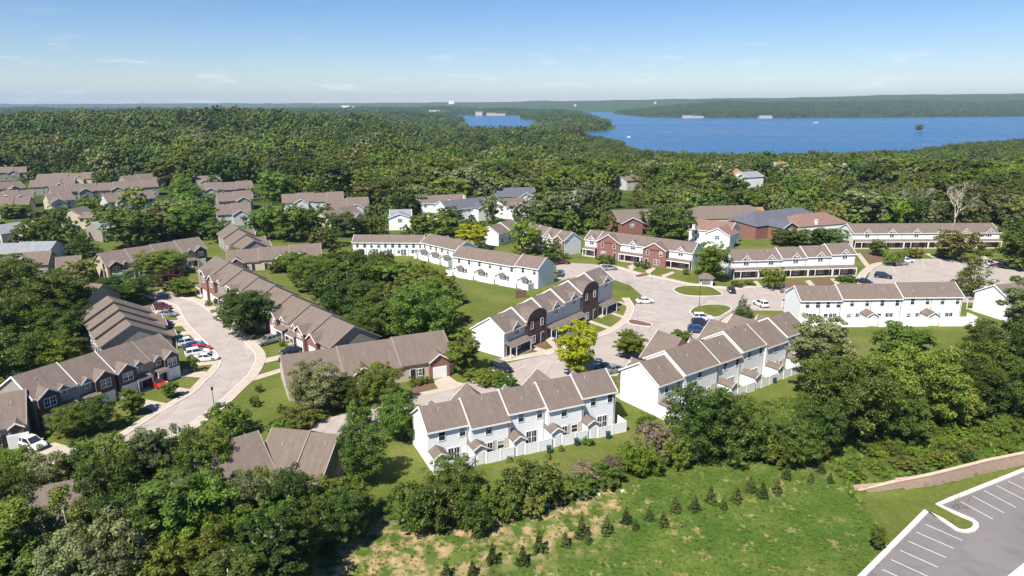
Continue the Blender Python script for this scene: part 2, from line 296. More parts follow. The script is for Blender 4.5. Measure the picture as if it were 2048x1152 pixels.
def T(x, y):
    x = np.asarray(x, float); y = np.asarray(y, float)
    d = (x - TL_A[0]) * tl_n[0] + (y - TL_A[1]) * tl_n[1]
    near = LOT_Z * smooth(0, 20, d) + 0.12 * wav(x, y, 5.0, 1.0) * smooth(0, 6, d)
    # ground held back by the retaining wall
    wd = polydist(WALL, x, y, False); yw = np.interp(x, [p[0] for p in WALL], [p[1] for p in WALL])
    hw = np.interp(x, [p[0] for p in WALL], WALL_H)
    beh = np.where((y > yw) & (x > WALL[0][0]), np.clip((wd - 0.55) / 0.4, 0, 1), 0)
    upper = np.minimum(0.0, LOT_Z + 0.15 + hw - 0.05 + wd * 0.04)
    near = np.where(beh > 0, near * (1 - beh) + np.maximum(upper, near) * beh, near)
    fr_ = np.where((y <= yw) & (x > WALL[0][0] - 1), 1 - smooth(5, 12, wd), 0) * smooth(WALL[0][0] - 1, WALL[0][0] + 4, x)
    near = near * (1 - fr_) + (LOT_Z + 0.06) * fr_
    flat = inpoly(LOT, x, y); ld = np.where(flat, 0, polydist(LOT, x, y))
    k = 1 - smooth(0.3, 5.0, ld); k = np.where(beh > 0, 0, k)
    near = near * (1 - k) + (LOT_Z - 0.03) * k
    # rolling wooded country
    far = smooth(380, 700, y)
    h = far * (8.0 * wav(x, y, 150, 2.0) + 5.0 * wav(x, y, 63, 5.0)) * np.interp(x / np.maximum(y, 1), [-0.2, 0.1], [1, 0.45])
    h = h + 19 * np.exp(-((x + 700) / 330) ** 2 - ((y - 1180) / 330) ** 2) + 13 * np.exp(-((x + 330) / 200) ** 2 - ((y - 1000) / 260) ** 2)
    h = h + 7 * np.exp(-((x - 560) / 200) ** 2 - ((y - 760) / 220) ** 2)
    r = x / np.maximum(y, 1)
    hr = np.interp(r, HR_R, HR_H)
    s0 = np.interp(r, [-0.3, 0.1, 0.3], [7500, 4800, 3900])
    h = h + hr * smooth(0, 1, (y - s0) / 2600) * (1 + 0.10 * wav(x, y, 700, 3.0)) + smooth(2600, 4000, y) * (12 * wav(x, y, 420, 4.0) + 6 * wav(x, y, 170, 7.0))
    z = np.where(y > 300, h, near)
    ie, iw = inpoly(LAKE_E, x, y), inpoly(LAKE_W, x, y)
    dl = np.minimum(polydist(LAKE_E, x, y), polydist(LAKE_W, x, y))
    sl = np.interp(r, [-0.5, -0.22, -0.11, 0.06, 0.16, 0.5], [0.10, 0.08, 0.010, 0.010, 0.030, 0.034]); sl = np.where(y > 2600, 0.10, sl)
    k = smooth(390, 540, y); bank = LAKE_Z + 0.4 + sl * dl
    z = np.where(ie | iw, LAKE_Z - np.minimum(3, dl * 0.05), z * (1 - k) + np.minimum(z, bank) * k)
    return z
def T1(x, y): return float(T(np.array([x]), np.array([y]))[0])
def GT(px, py):                       # pixel -> point on the terrain
    d = ray(px, py); t = np.geomspace(30, 14000, 420); k = 0
    for _ in range(3):
        k = np.argmax(CAM_H + d[2] * t <= T(d[0] * t, d[1] * t)); k = max(k, 1); t = np.linspace(t[k - 1], t[k], 24)
    x, y = d[0] * t[-1], d[1] * t[-1]
    return x, y, T1(x, y)

MEADOW_C = dict(dirt=(0.36, 0.24, 0.13))
def ground_material():
    m = bpy.data.materials.new('ground_cover'); m.use_nodes = True; t = m.node_tree; b = t.nodes['Principled BSDF']; b.inputs['Roughness'].default_value = 0.95; b.inputs['Specular IOR Level'].default_value = 0.1
    co = t.nodes.new('ShaderNodeTexCoord')
    def nse(sc, det=5, ro=0.6):
        n = t.nodes.new('ShaderNodeTexNoise'); n.inputs['Scale'].default_value = sc; n.inputs['Detail'].default_value = det; n.inputs['Roughness'].default_value = ro; t.links.new(co.outputs['Object'], n.inputs[0]); return n.outputs[0]
    def ramp(src, stops):
        r = t.nodes.new('ShaderNodeValToRGB'); e = r.color_ramp.elements
        while len(e) < len(stops): e.new(0.5)
        for i, (p, c) in enumerate(stops): e[i].position = p; e[i].color = (*c, 1)
        t.links.new(src, r.inputs[0]); return r.outputs[0]
    def mixc(f, a, b_, mode='MIX'):
        x = t.nodes.new('ShaderNodeMix'); x.data_type = 'RGBA'; x.blend_type = mode
        for s, v in ((0, f), (6, a), (7, b_)):
            if hasattr(v, 'links'): t.links.new(v, x.inputs[s])
            else: x.inputs[s].default_value = v if isinstance(v, (int, float)) else (*v, 1)
        return x.outputs[2]
    def att(n):
        a = t.nodes.new('ShaderNodeAttribute'); a.attribute_name = n; return a.outputs['Fac']
    fine = ramp(nse(1.6, 6), [(0.3, (0.80, 0.80, 0.80)), (0.7, (1.2, 1.2, 1.2))])
    lawn = mixc(1.0, ramp(nse(0.09, 6), [(0.3, (0.082, 0.108, 0.020)), (0.5, (0.105, 0.128, 0.026)), (0.7, (0.150, 0.155, 0.042))]), fine, 'MULTIPLY')
    fgreen = ramp(nse(0.18, 7), [(0.3, (0.046, 0.088, 0.013)), (0.5, (0.066, 0.110, 0.017)), (0.68, (0.110, 0.140, 0.028))])
    field = mixc(ramp(nse(0.55, 9, 0.75), [(0.565, (0, 0, 0)), (0.63, (1, 1, 1))]), fgreen, (0.27, 0.205, 0.095))
    field = mixc(ramp(nse(0.21, 8, 0.7), [(0.60, (0, 0, 0)), (0.69, (1, 1, 1))]), field, (0.34, 0.235, 0.13))
    field = mixc(1.0, field, ramp(nse(2.6, 8), [(0.3, (0.62, 0.62, 0.62)), (0.7, (1.35, 1.35, 1.35))]), 'MULTIPLY')
    bare = mixc(ramp(nse(0.4, 9, 0.7), [(0.46, (0, 0, 0)), (0.6, (1, 1, 1))]), fgreen, (0.38, 0.27, 0.145))
    forest = mixc(1.0, ramp(nse(0.012, 6), [(0.3, (0.040, 0.070, 0.013)), (0.7, (0.082, 0.115, 0.024))]), ramp(nse(0.035, 8, 0.7), [(0.35, (0.45, 0.45, 0.45)), (0.7, (1.35, 1.35, 1.35))]), 'MULTIPLY')
    wild = mixc(1.0, ramp(nse(0.35, 7), [(0.3, (0.045, 0.082, 0.014)), (0.7, (0.095, 0.130, 0.024))]), fine, 'MULTIPLY')
    c = mixc(att('forest'), lawn, forest); c = mixc(att('field'), c, field); c = mixc(att('bare'), c, bare); c = mixc(att('wild'), c, wild)
    t.links.new(c, b.inputs['Base Color'])
    bp = t.nodes.new('ShaderNodeBump'); bp.inputs['Strength'].default_value = 0.5; bp.inputs['Distance'].default_value = 0.12
    t.links.new(nse(1.8, 8, 0.7), bp.inputs['Height']); t.links.new(bp.outputs[0], b.inputs['Normal'])
    return m
ys = [24.0]
while ys[-1] < 13500: ys.append(ys[-1] + max(0.55, ys[-1] * 0.0125))
ys = np.array(ys); rs = np.linspace(-1.02, 1.02, 360)
X = ys[:, None] * rs[None, :]; Y = np.repeat(ys[:, None], len(rs), 1)
Z = T(X, Y)
FOREST_N = PX([(-300, 880), (0, 900), (330, 900), (520, 950), (700, 990), (870, 1015), (640, 1110), (560, 1175), (-300, 1175)])
WILD = PX([(1000, 990), (1120, 965), (1250, 925), (1330, 860), (1580, 790), (1960, 700), (2300, 700), (2500, 822), (2200, 893), (2048, 925), (1861, 960), (1715, 985), (1640, 905), (1560, 890), (1360, 935), (1110, 1000)])
CLEAR_R = PX([(690, 500), (850, 480), (980, 500), (1110, 470), (1400, 485), (1690, 455), (2010, 458), (2060, 500), (2060, 600), (1960, 690), (1650, 690), (1350, 850), (1250, 880), (870, 970), (820, 905), (900, 800), (900, 720), (940, 650), (900, 600), (760, 545)])
CLEAR_L = PX([(180, 505), (420, 478), (640, 492), (600, 560), (735, 670), (900, 690), (900, 800), (760, 855), (560, 890), (300, 900), (-60, 905), (-60, 770), (130, 705), (140, 620), (110, 550)])
dd = (X - TL_A[0]) * tl_n[0] + (Y - TL_A[1]) * tl_n[1]
field = smooth(-0.5, 1.0, dd) * (Y < 110)
wild = inpoly(WILD, X, Y).astype(float)
wn_ = polydist(WALL, X, Y, False); ld_ = polydist(LOT, X, Y)
cl = (inpoly(CLEAR_R, X, Y) | inpoly(CLEAR_L, X, Y))
forest = np.clip(smooth(200, 330, Y) * ~cl + inpoly(FOREST_N, X, Y), 0, 1)
yw_ = np.interp(X, [p[0] for p in WALL], [p[1] for p in WALL])
strip = (1 - smooth(9.0, 10.0, ld_)) * ((Y < yw_) | (X < WALL[0][0])) * (X > G(1722, 1005, -2)[0] - 3)
field = field * (1 - strip * (X > G(1715, 1000, -2)[0] - (Y - 60) * 0)) * (1 - inpoly(FOREST_N, X, Y))
# dry, bare soil along the edge of the wood and over the knoll
bare = (1 - smooth(2.0, 10.0, np.abs(dd - 3))) * (X < 14) * (X > -30) + np.exp(-((X - G(1640, 910)[0]) / 5) ** 2 - ((Y - G(1640, 910)[1]) / 3) ** 2)
bare = np.clip(bare, 0, 1) * (Y < 110) * (1 - strip)
nr, nc = X.shape; idx = np.arange(nr * nc).reshape(nr, nc)
Q = np.stack([idx[:-1, :-1], idx[:-1, 1:], idx[1:, 1:], idx[1:, :-1]], -1).reshape(-1, 4)
me = np_mesh('ground', np.stack([X, Y, Z], -1).reshape(-1, 3), Q, ground_material(), {'forest': ('POINT', forest.ravel()), 'field': ('POINT', field.ravel()), 'bare': ('POINT', bare.ravel()), 'wild': ('POINT', (wild * (1 - strip)).ravel())}, smooth=True)
ground = struct(part('ground', me))

# lake
wm = bpy.data.materials.new('lake_water'); wm.use_nodes = True; t = wm.node_tree; b = t.nodes['Principled BSDF']
b.inputs['Base Color'].default_value = (0.018, 0.085, 0.20, 1); b.inputs['Roughness'].default_value = 0.22; b.inputs['IOR'].default_value = 1.33; b.inputs['Specular IOR Level'].default_value = 0.5
co = t.nodes.new('ShaderNodeTexCoord'); mp = t.nodes.new('ShaderNodeMapping'); mp.inputs['Scale'].default_value = (0.06, 0.16, 0.1); n = t.nodes.new('ShaderNodeTexNoise'); n.inputs['Scale'].default_value = 1.0; n.inputs['Detail'].default_value = 8; n.inputs['Roughness'].default_value = 0.7
t.links.new(co.outputs['Object'], mp.inputs[0]); t.links.new(mp.outputs[0], n.inputs[0])
bp = t.nodes.new('ShaderNodeBump'); bp.inputs['Strength'].default_value = 1.0; bp.inputs['Distance'].default_value = 1.6; t.links.new(n.outputs[0], bp.inputs['Height']); t.links.new(bp.outputs[0], b.inputs['Normal'])
wr = t.nodes.new('ShaderNodeMix'); wr.data_type = 'RGBA'; wr.inputs[6].default_value = (0.010, 0.060, 0.165, 1); wr.inputs[7].default_value = (0.026, 0.110, 0.240, 1); t.links.new(wr.outputs[2], b.inputs['Base Color'])
mp2 = t.nodes.new('ShaderNodeMapping'); mp2.inputs['Scale'].default_value = (0.0012, 0.007, 1); n2 = t.nodes.new('ShaderNodeTexNoise'); n2.inputs['Scale'].default_value = 1.0; n2.inputs['Detail'].default_value = 5
t.links.new(co.outputs['Object'], mp2.inputs[0]); t.links.new(mp2.outputs[0], n2.inputs[0])
mq = t.nodes.new('ShaderNodeMapRange'); mq.inputs[1].default_value = 0.35; mq.inputs[2].default_value = 0.65; t.links.new(n2.outputs[0], mq.inputs[0]); t.links.new(mq.outputs[0], wr.inputs[0])
mr = t.nodes.new('ShaderNodeMapRange'); mr.inputs[1].default_value = 0.3; mr.inputs[2].default_value = 0.7; mr.inputs[3].default_value = 0.14; mr.inputs[4].default_value = 0.34; t.links.new(n2.outputs[0], mr.inputs[0]); t.links.new(mr.outputs[0], b.inputs['Roughness'])
lake = MB().add([(-1600, 850, LAKE_Z), (7000, 850, LAKE_Z), (7000, 7500, LAKE_Z), (-1600, 7500, LAKE_Z)], [(0, 1, 2, 3)]).build('lake_water', wm, fix=False)
struct(lake)

# ------------------------------------------------------------------ roads, pavements, lots
def curve(pts, n=4, closed=False):
    P = [np.array(p, float) for p in pts]; m = len(P); o = []
    for i in range(m if closed else m - 1):
        a = P[i - 1] if (i > 0 or closed) else 2 * P[0] - P[1]; b_, c = P[i], P[(i + 1) % m]
        d = P[(i + 2) % m] if (i + 2 < m or closed) else 2 * c - b_
        for k in range(n):
            s = k / n; o.append(0.5 * (2 * b_ + (c - a) * s + (2 * a - 5 * b_ + 4 * c - d) * s * s + (3 * b_ - a - 3 * c + d) * s ** 3))
    if not closed: o.append(P[-1])
    return o
def normals(P, closed=False):
    m = len(P); o = []
    for i in range(m):
        a = P[(i - 1) % m] if (closed or i > 0) else P[i]; b_ = P[(i + 1) % m] if (closed or i < m - 1) else P[i]
        d = b_ - a; d = d / (np.linalg.norm(d) + 1e-9); o.append(np.array([d[1], -d[0]]))
    return o
def area(P): return 0.5 * sum(P[i][0] * P[(i + 1) % len(P)][1] - P[(i + 1) % len(P)][0] * P[i][1] for i in range(len(P)))
def inset(P, d):                       # shrink a closed outline
    P = [np.array(p, float) for p in P]; s = 1 if area(P) > 0 else -1; nn = normals(P, True)
    return [p - n_ * d * s for p, n_ in zip(P, nn)]
def sheet(name, P, z, m, parent=None):
    if area(P) < 0: P = P[::-1]
    return MB().add([(p[0], p[1], z) for p in P], [tuple(range(len(P)))]).build(name, m, parent, fix=False)
def strip_mesh(P, o0, o1, z0, z1):
    nn = normals(P); m = MB()
    a = [p + n_ * o0 for p, n_ in zip(P, nn)]; b_ = [p + n_ * o1 for p, n_ in zip(P, nn)]
    for i in range(len(P) - 1):
        m.add([(*a[i], z1), (*a[i + 1], z1), (*b_[i + 1], z1), (*b_[i], z1), (*a[i], z0), (*a[i + 1], z0), (*b_[i + 1], z0), (*b_[i], z0)],
              [(0, 1, 2, 3), (0, 4, 5, 1), (3, 2, 6, 7)] + ([(0, 3, 7, 4)] if i == 0 else []) + ([(1, 5, 6, 2)] if i == len(P) - 2 else []))
    return m
west = [(300, 589), (312, 595), (340, 606), (357, 614), (375, 645), (400, 672), (420, 692), (438, 712), (442, 727), (433, 742), (412, 763), (390, 785), (345, 812), (302, 838), (240, 880), (150, 940), (40, 1010), (-120, 1110)]
east = [(308, 582), (320, 587), (355, 594), (390, 605), (422, 627), (450, 648), (475, 672), (498, 695), (510, 713), (505, 732), (490, 755), (462, 781), (437, 805), (410, 826), (360, 862), (290, 910), (200, 970), (90, 1050), (-40, 1150)]
Wc, Ec = curve(PX(west)), curve(PX(east))
street = struct(sheet('street', Wc + Ec[::-1], 0.03, M['asphalt']))
struct(strip_mesh(Ec, -0.05, -0.25, 0.0, 0.13).build('kerb', M['kerb'], fix=False)); struct(strip_mesh(Ec, -0.25, -2.1, 0.0, 0.10).build('sidewalk', M['concrete'], fix=False))
struct(strip_mesh(Wc, 0.05, 0.25, 0.0, 0.13).build('kerb', M['kerb'], fix=False)); struct(strip_mesh(Wc, 0.25, 1.6, 0.0, 0.10).build('sidewalk', M['concrete'], fix=False))
for q in [[(482, 688), (545, 670), (556, 680), (494, 700)], [(508, 722), (565, 709), (566, 718), (510, 731)], [(494, 757), (568, 735), (568, 743), (500, 764)], [(463, 652), (520, 640), (526, 648), (470, 661)],
          [(395, 603), (425, 584), (432, 589), (404, 608)], [(415, 615), (446, 596), (454, 601), (424, 621)], [(436, 632), (470, 615), (478, 621), (444, 638)],
          [(350, 752), (366, 738), (430, 746), (420, 757)], [(290, 773), (302, 766), (394, 781), (380, 792)], [(268, 806), (285, 798), (350, 810), (322, 828)], [(352, 685), (402, 674), (441, 715), (436, 728), (398, 732)],
          [(300, 612), (352, 610), (366, 632), (312, 636)], [(318, 641), (366, 640), (372, 652), (325, 655)], [(332, 668), (382, 661), (388, 668), (340, 676)], [(40, 905), (110, 885), (175, 905), (150, 940), (70, 945)],
          [(866, 762), (897, 752), (926, 772), (880, 783)]]:
    struct(sheet('driveway', PX(q), 0.045, M['concrete']))
CX = [(1112, 530), (1135, 526), (1185, 528), (1235, 536), (1270, 547), (1325, 558), (1370, 568), (1400, 572), (1440, 576), (1472, 578), (1535, 573), (1578, 576), (1578, 622), (1500, 621), (1466, 622), (1440, 640), (1422, 665), (1340, 705), (1290, 728),
      (1240, 742), (1235, 752), (1100, 762), (960, 795), (840, 822), (760, 850), (640, 880), (600, 905), (575, 890), (640, 840), (712, 822), (747, 812), (827, 797), (910, 779), (930, 768), (990, 733), (1060, 716), (1117, 703), (1200, 676), (1250, 650),
      (1266, 628), (1268, 612), (1280, 600), (1285, 593), (1262, 572), (1232, 561), (1170, 549), (1117, 563)]
struct(sheet('parking_court', PX(CX), 0.03, M['asphalt']))
LB = [(1742, 595), (1731, 566), (1741, 542), (1758, 531), (1801, 524), (1831, 517), (1868, 518), (1961, 516), (2023, 528), (2080, 538), (2200, 600), (2060, 612)]
struct(sheet('parking_court', PX(LB), 0.03, M['asphalt']))
def island(px, cover='grass', n=4):
    P = curve(PX(px), n, True)
    if area(P) < 0: P = P[::-1]
    struct(MB().prism_z([tuple(p) for p in P], 0.0, 0.14).build('kerb', M['kerb']))
    struct(sheet('lawn' if cover == 'grass' else 'mulch_bed', inset(P, 0.28), 0.146, LAWN if cover == 'grass' else M['mulch']))
LAWN = mat('mown_lawn', (0.092, 0.118, 0.022), 0.95, 0.2, 0.35, 0.4, 3, c2=(0.140, 0.150, 0.036), spec=0.1, detail=8)
island([(1346, 580), (1362, 573), (1395, 572), (1420, 574), (1440, 584), (1443, 591), (1400, 593), (1365, 590)])
island([(1379, 626), (1388, 615), (1412, 610), (1445, 610), (1464, 617), (1452, 627), (1434, 635), (1400, 632)])
island([(1255, 642), (1266, 639), (1303, 648), (1300, 654), (1262, 649)], 'mulch', 2)
island([(1267, 552), (1290, 546), (1302, 550), (1278, 556)], 'mulch', 2)
island([(1555, 583), (1569, 579), (1574, 586), (1562, 589)], 'mulch', 2)
# curved walk in front of the shaded brick row, and the walk along the red brick row
A_ = curve(PX([(995, 727), (1060, 715), (1117, 702), (1200, 675), (1250, 649), (1266, 627), (1268, 612), (1258, 596)]))
struct(strip_mesh(A_, -0.02, -0.25, 0, 0.13).build('kerb', M['kerb'], fix=False)); struct(strip_mesh(A_, -0.25, -2.0, 0, 0.10).build('sidewalk', M['concrete'], fix=False))
B_ = curve(PX([(1200, 530), (1235, 536), (1270, 547), (1325, 558), (1370, 568), (1400, 572), (1440, 576), (1472, 578), (1535, 573), (1572, 575)]))
struct(strip_mesh(B_, -0.02, -0.25, 0, 0.13).build('kerb', M['kerb'], fix=False)); struct(strip_mesh(B_, -0.25, -1.9, 0, 0.10).build('sidewalk', M['concrete'], fix=False))
C_ = curve(PX([(1742, 593), (1731, 566), (1730, 556), (1741, 542), (1758, 531), (1775, 527)]))
struct(strip_mesh(C_, -0.02, -0.25, 0, 0.13).build('kerb', M['kerb'], fix=False)); struct(strip_mesh(C_, -0.25, -2.3, 0, 0.10).build('sidewalk', M['concrete'], fix=False))
D_ = curve(PX([(827, 797), (910, 779), (930, 768)])); struct(strip_mesh(D_, -0.02, -1.7, 0, 0.11).build('sidewalk', M['concrete'], fix=False))
E_ = curve(PX([(1422, 665), (1442, 642), (1470, 622)])); struct(strip_mesh(E_, 0.02, 1.9, 0, 0.11).build('sidewalk', M['concrete'], fix=False))
for q in [[(1050, 693), (1062, 690), (1110, 706), (1098, 712)], [(1090, 680), (1100, 676), (1122, 697), (1112, 702)], [(1175, 645), (1182, 641), (1222, 655), (1217, 659)], [(1204, 622), (1210, 620), (1250, 633), (1246, 637)], [(1230, 605), (1240, 603), (1262, 610), (1258, 614)],
          [(1255, 533), (1268, 528), (1276, 530), (1262, 543)], [(1290, 542), (1305, 535), (1312, 537), (1297, 549)], [(1322, 551), (1345, 543), (1350, 546), (1328, 556)],
          [(1506, 563), (1514, 562), (1523, 571), (1514, 572)], [(1610, 562), (1620, 560), (1630, 571), (1620, 573)], [(1660, 558), (1668, 556), (1680, 567), (1672, 569)], [(1712, 508), (1720, 506), (1740, 531), (1731, 534)], [(1850, 508), (1858, 507), (1880, 518), (1872, 519)], [(1955, 508), (1963, 507), (1978, 518), (1970, 519)]]:
    struct(sheet('footpath', PX(q), 0.05, M['concrete']))
for q in [[(1058, 690), (1075, 682), (1100, 690), (1068, 703)], [(1204, 616), (1225, 606), (1244, 612), (1218, 626)], [(1478, 567), (1500, 565), (1508, 572), (1480, 573)], [(1570, 565), (1605, 562), (1612, 571), (1575, 575)], [(1622, 561), (1655, 558), (1664, 568), (1630, 571)], [(1722, 507), (1752, 503), (1770, 520), (1745, 525)], [(818, 777), (850, 762), (878, 770), (835, 787)], [(1090, 681), (1110, 672), (1125, 690), (1112, 697)]]:
    struct(sheet('mulch_bed', PX(q), 0.035, M['mulch']))
# bay lines in the parking court
for a, b_ in [((1030, 741), (1052, 731)), ((1070, 733), (1090, 722)), ((1110, 726), (1126, 716)), ((1276, 622), (1312, 626)), ((1274, 634), (1310, 640)), ((1302, 556), (1290, 562)), ((1330, 563), (1318, 569)), ((1785, 530), (1790, 545)), ((1845, 520), (1850, 536)), ((1880, 520), (1886, 536)), ((1915, 520), (1922, 536))]:
    a, b_ = G(*a), G(*b_); u = (b_ - a) / np.linalg.norm(b_ - a); n_ = np.array([-u[1], u[0]]) * 0.05
    struct(sheet('painted_line', [a - n_, b_ - n_, b_ + n_, a + n_], 0.036, M['paint']))
# the foreground lot
lot = struct(sheet('parking_lot', LOT, LOT_Z, M['lot']))
Kp = [np.array(p) for p in LOT[:-1]]
struct(strip_mesh(Kp, 0.03, -0.6, LOT_Z - 0.2, LOT_Z + 0.14).build('kerb', M['kerb'], fix=False))
lines = [((1851, 1048.5), (1924, 1080.5)), ((1832.5, 1064), (1908, 1097)), ((1816, 1082), (1892, 1115)), ((1799.7, 1100.3), (1876, 1134.5)), ((1782, 1119), (1856, 1153)), ((1764.5, 1139), (1842, 1173)), ((1746, 1158), (1824, 1193)),
         ((1921, 1003), (1985.5, 1038)), ((1944, 991.5), (2008.5, 1026)), ((1968, 981), (2032, 1015)), ((1993, 971), (2060, 1005)), ((2016, 962), (2084, 995)), ((2044, 953), (2110, 985)), ((2070, 942), (2136, 974))]
for a, b_ in lines:
    a, b_ = G(*a, LOT_Z), G(*b_, LOT_Z); u = (b_ - a) / np.linalg.norm(b_ - a); n_ = np.array([-u[1], u[0]]) * 0.06
    sheet('painted_line', [a - n_, b_ - n_, b_ + n_, a + n_], LOT_Z + 0.006, M['paint']).parent = lot
struct(MB().prism_z(PX([(2012, 1156), (2048, 1127), (2120, 1092), (2200, 1160), (2020, 1180)], LOT_Z), LOT_Z - 0.05, LOT_Z + 0.14).build('kerb', M['kerb']))
# retaining wall
ra = empty('retaining_wall', (0, 0, 0)); tag(ra, 'long tan block retaining wall with pale cap stones above the car park lawn', 'wall')
wb, wc = MB(), MB(); WP = [np.array(p) for p in WALL]; WN = normals(WP)
for i in range(len(WP) - 1):
    a, b_ = WP[i], WP[i + 1]; na, nb = WN[i] * 0.35, WN[i + 1] * 0.35; z0 = LOT_Z - 0.6
    za, zb = LOT_Z + 0.15 + WALL_H[i], LOT_Z + 0.15 + WALL_H[i + 1]
    wb.add([(*a, z0), (*b_, z0), (*(b_ - nb), z0), (*(a - na), z0), (*a, za), (*b_, zb), (*(b_ - nb), zb), (*(a - na), zb)], [(0, 1, 5, 4), (2, 3, 7, 6), (4, 5, 6, 7), (0, 4, 7, 3), (1, 2, 6, 5)])
    k = max(1, int(np.linalg.norm(b_ - a) / 0.62))
    for j in range(k):
        p = a + (b_ - a) * (j + 0.015) / k; q = a + (b_ - a) * (j + 0.985) / k; zp = za + (zb - za) * j / k; zq = za + (zb - za) * (j + 1) / k
        n1 = WN[i] * 0.06; n2 = WN[i] * 0.48; h = 0.13
        MB().add([(*(p + n1), zp), (*(q + n1), zq), (*(q - n2), zq), (*(p - n2), zp), (*(p + n1), zp + h), (*(q + n1), zq + h), (*(q - n2), zq + h), (*(p - n2), zp + h)],
              [(0, 3, 2, 1), (4, 5, 6, 7), (0, 1, 5, 4), (1, 2, 6, 5), (2, 3, 7, 6), (3, 0, 4, 7)]).build('cap_stone', M['cap'], ra)
wb.build('block_face', M['block'], ra)
# ------------------------------------------------------------------ buildings
FOOT = []      # (polygon) footprints, so that no tree grows through a house
BOXES = []     # picture boxes of houses with their distance
_wc = {}
def window_meshes(w, h, kind):
    key = (round(w, 2), round(h, 2), kind)
    if key not in _wc:
        f = MB(); fr = 0.09
        f.box(-w / 2 - fr, w / 2 + fr, -0.07, 0.02, -fr, 0).box(-w / 2 - fr, w / 2 + fr, -0.07, 0.02, h, h + fr).box(-w / 2 - fr, -w / 2, -0.069, 0.02, 0, h).box(w / 2, w / 2 + fr, -0.069, 0.02, 0, h)
        f.box(-w / 2, w / 2, -0.05, 0.02, h * 0.49, h * 0.49 + 0.06)
        if kind == 'pair':
            f.box(-0.07, 0.07, -0.068, 0.02, 0, h); f.box(-w / 4 - 0.02, -w / 4 + 0.02, -0.05, 0.02, 0, h); f.box(w / 4 - 0.02, w / 4 + 0.02, -0.05, 0.02, 0, h)
        if kind == 'arch':
            n = 8
            for i in range(n):
                a0, a1 = math.pi * i / n, math.pi * (i + 1) / n; r0, r1 = w / 2, w / 2 + fr
                f.prism_y([(r0 * math.cos(a0), h + fr + 0.45 * r0 * math.sin(a0)), (r1 * math.cos(a0), h + fr + 0.45 * r1 * math.sin(a0)), (r1 * math.cos(a1), h + fr + 0.45 * r1 * math.sin(a1)), (r0 * math.cos(a1), h + fr + 0.45 * r0 * math.sin(a1))], -0.065, 0.02)
            f.box(-0.06, 0.06, -0.068, 0.02, 0, h + 0.2 * w)
        g = MB().box(-w / 2, w / 2, -0.025, 0.015, 0, h)
        if kind == 'arch': g.prism_y([(w / 2 * math.cos(math.pi * i / 8), h + 0.09 + 0.45 * w / 2 * math.sin(math.pi * i / 8)) for i in range(9)], -0.024, 0.014)
        g2 = MB().box(-w / 2, w / 2, -0.025, 0.015, 0, h * 0.5).box(-w / 2, w / 2, -0.03, 0.012, h * 0.5, h, 1)
        if kind == 'arch': g2 = g
        _wc[key] = (f.mesh('window', M['trim']), g.mesh('pane', M['glass']), g2.mesh('pane', [M['glass'], M['blind']]))
    return _wc[key]
def win(root, x, y, z, w, h, kind='sash', rz=0.0, shut=False):
    f, g, g2 = window_meshes(w, h, kind); o = part('window', f, root, (x, y, z), rz); part('pane', g2 if random.random() < 0.45 else g, o)
    if shut:
        for s in (-1, 1):
            k = ('sh', round(h, 2))
            if k not in _wc: _wc[k] = MB().box(-0.17, 0.17, -0.05, 0.01, 0, h).mesh('shutter', M['shutter'])
            part('shutter', _wc[k], o, (s * (w / 2 + 0.28), 0, 0))
    return o
def pdoor(root, x, y, z):
    f, g, g2 = window_meshes(1.7, 2.0, 'pair'); o = part('patio_door', f, root, (x, y, z)); part('pane', g, o)
def boxpart(root, name, m, *b, parent=None):
    return MB().box(*b).build(name, m, parent or root)
def gable_roof(root, x0, x1, dn, df, zr, ze, m, ends=(True, True), th=0.14, yo=0.0, rk=0.11, trim='trim'):
    """ridge along local x at y = yo; near slope drops towards -y"""
    s = (zr - ze) / dn; zf = zr - s * df
    r = MB(); r.slab((x0, yo - dn, ze), (x1, yo - dn, ze), (x1, yo, zr), (x0, yo, zr), th); r.slab((x0, yo, zr), (x1, yo, zr), (x1, yo + df, zf), (x0, yo + df, zf), th)
    ro = r.build('roof', m, root)
    b = MB(); e = 0.03
    b.box(x0, x1, yo - dn - 0.05, yo - dn + 0.02, ze - th - 0.12, ze - 0.02); b.box(x0, x1, yo + df - 0.02, yo + df + 0.05, zf - th - 0.12, zf - 0.02)
    for k, x in enumerate((x0, x1)):
        if not ends[k]: continue
        a, c = (x - 0.07, x + rk - 0.07) if k == 0 else (x - rk + 0.07, x + 0.07)
        b.slab((a, yo - dn - 0.06, ze + e), (c, yo - dn - 0.06, ze + e), (c, yo, zr + e), (a, yo, zr + e), th + 0.14)
        b.slab((a, yo, zr + e), (c, yo, zr + e), (c, yo + df + 0.06, zf + e), (a, yo + df + 0.06, zf + e), th + 0.14)
    b.build('fascia_board', M[trim], ro)
    return ro, s, zf
def wall_block(root, x0, x1, dn, df, zr, ze, m, oh=0.32, yo=0.0, z0=-0.4, name='wall'):
    s = (zr - ze) / dn; zf = zr - s * df; t = 0.13
    return MB().prism_x([(yo - dn + oh, z0), (yo + df - oh, z0), (yo + df - oh, zf + s * oh - t), (yo, zr - t), (yo - dn + oh, ze + s * oh - t)], x0, x1).build(name, m, root)
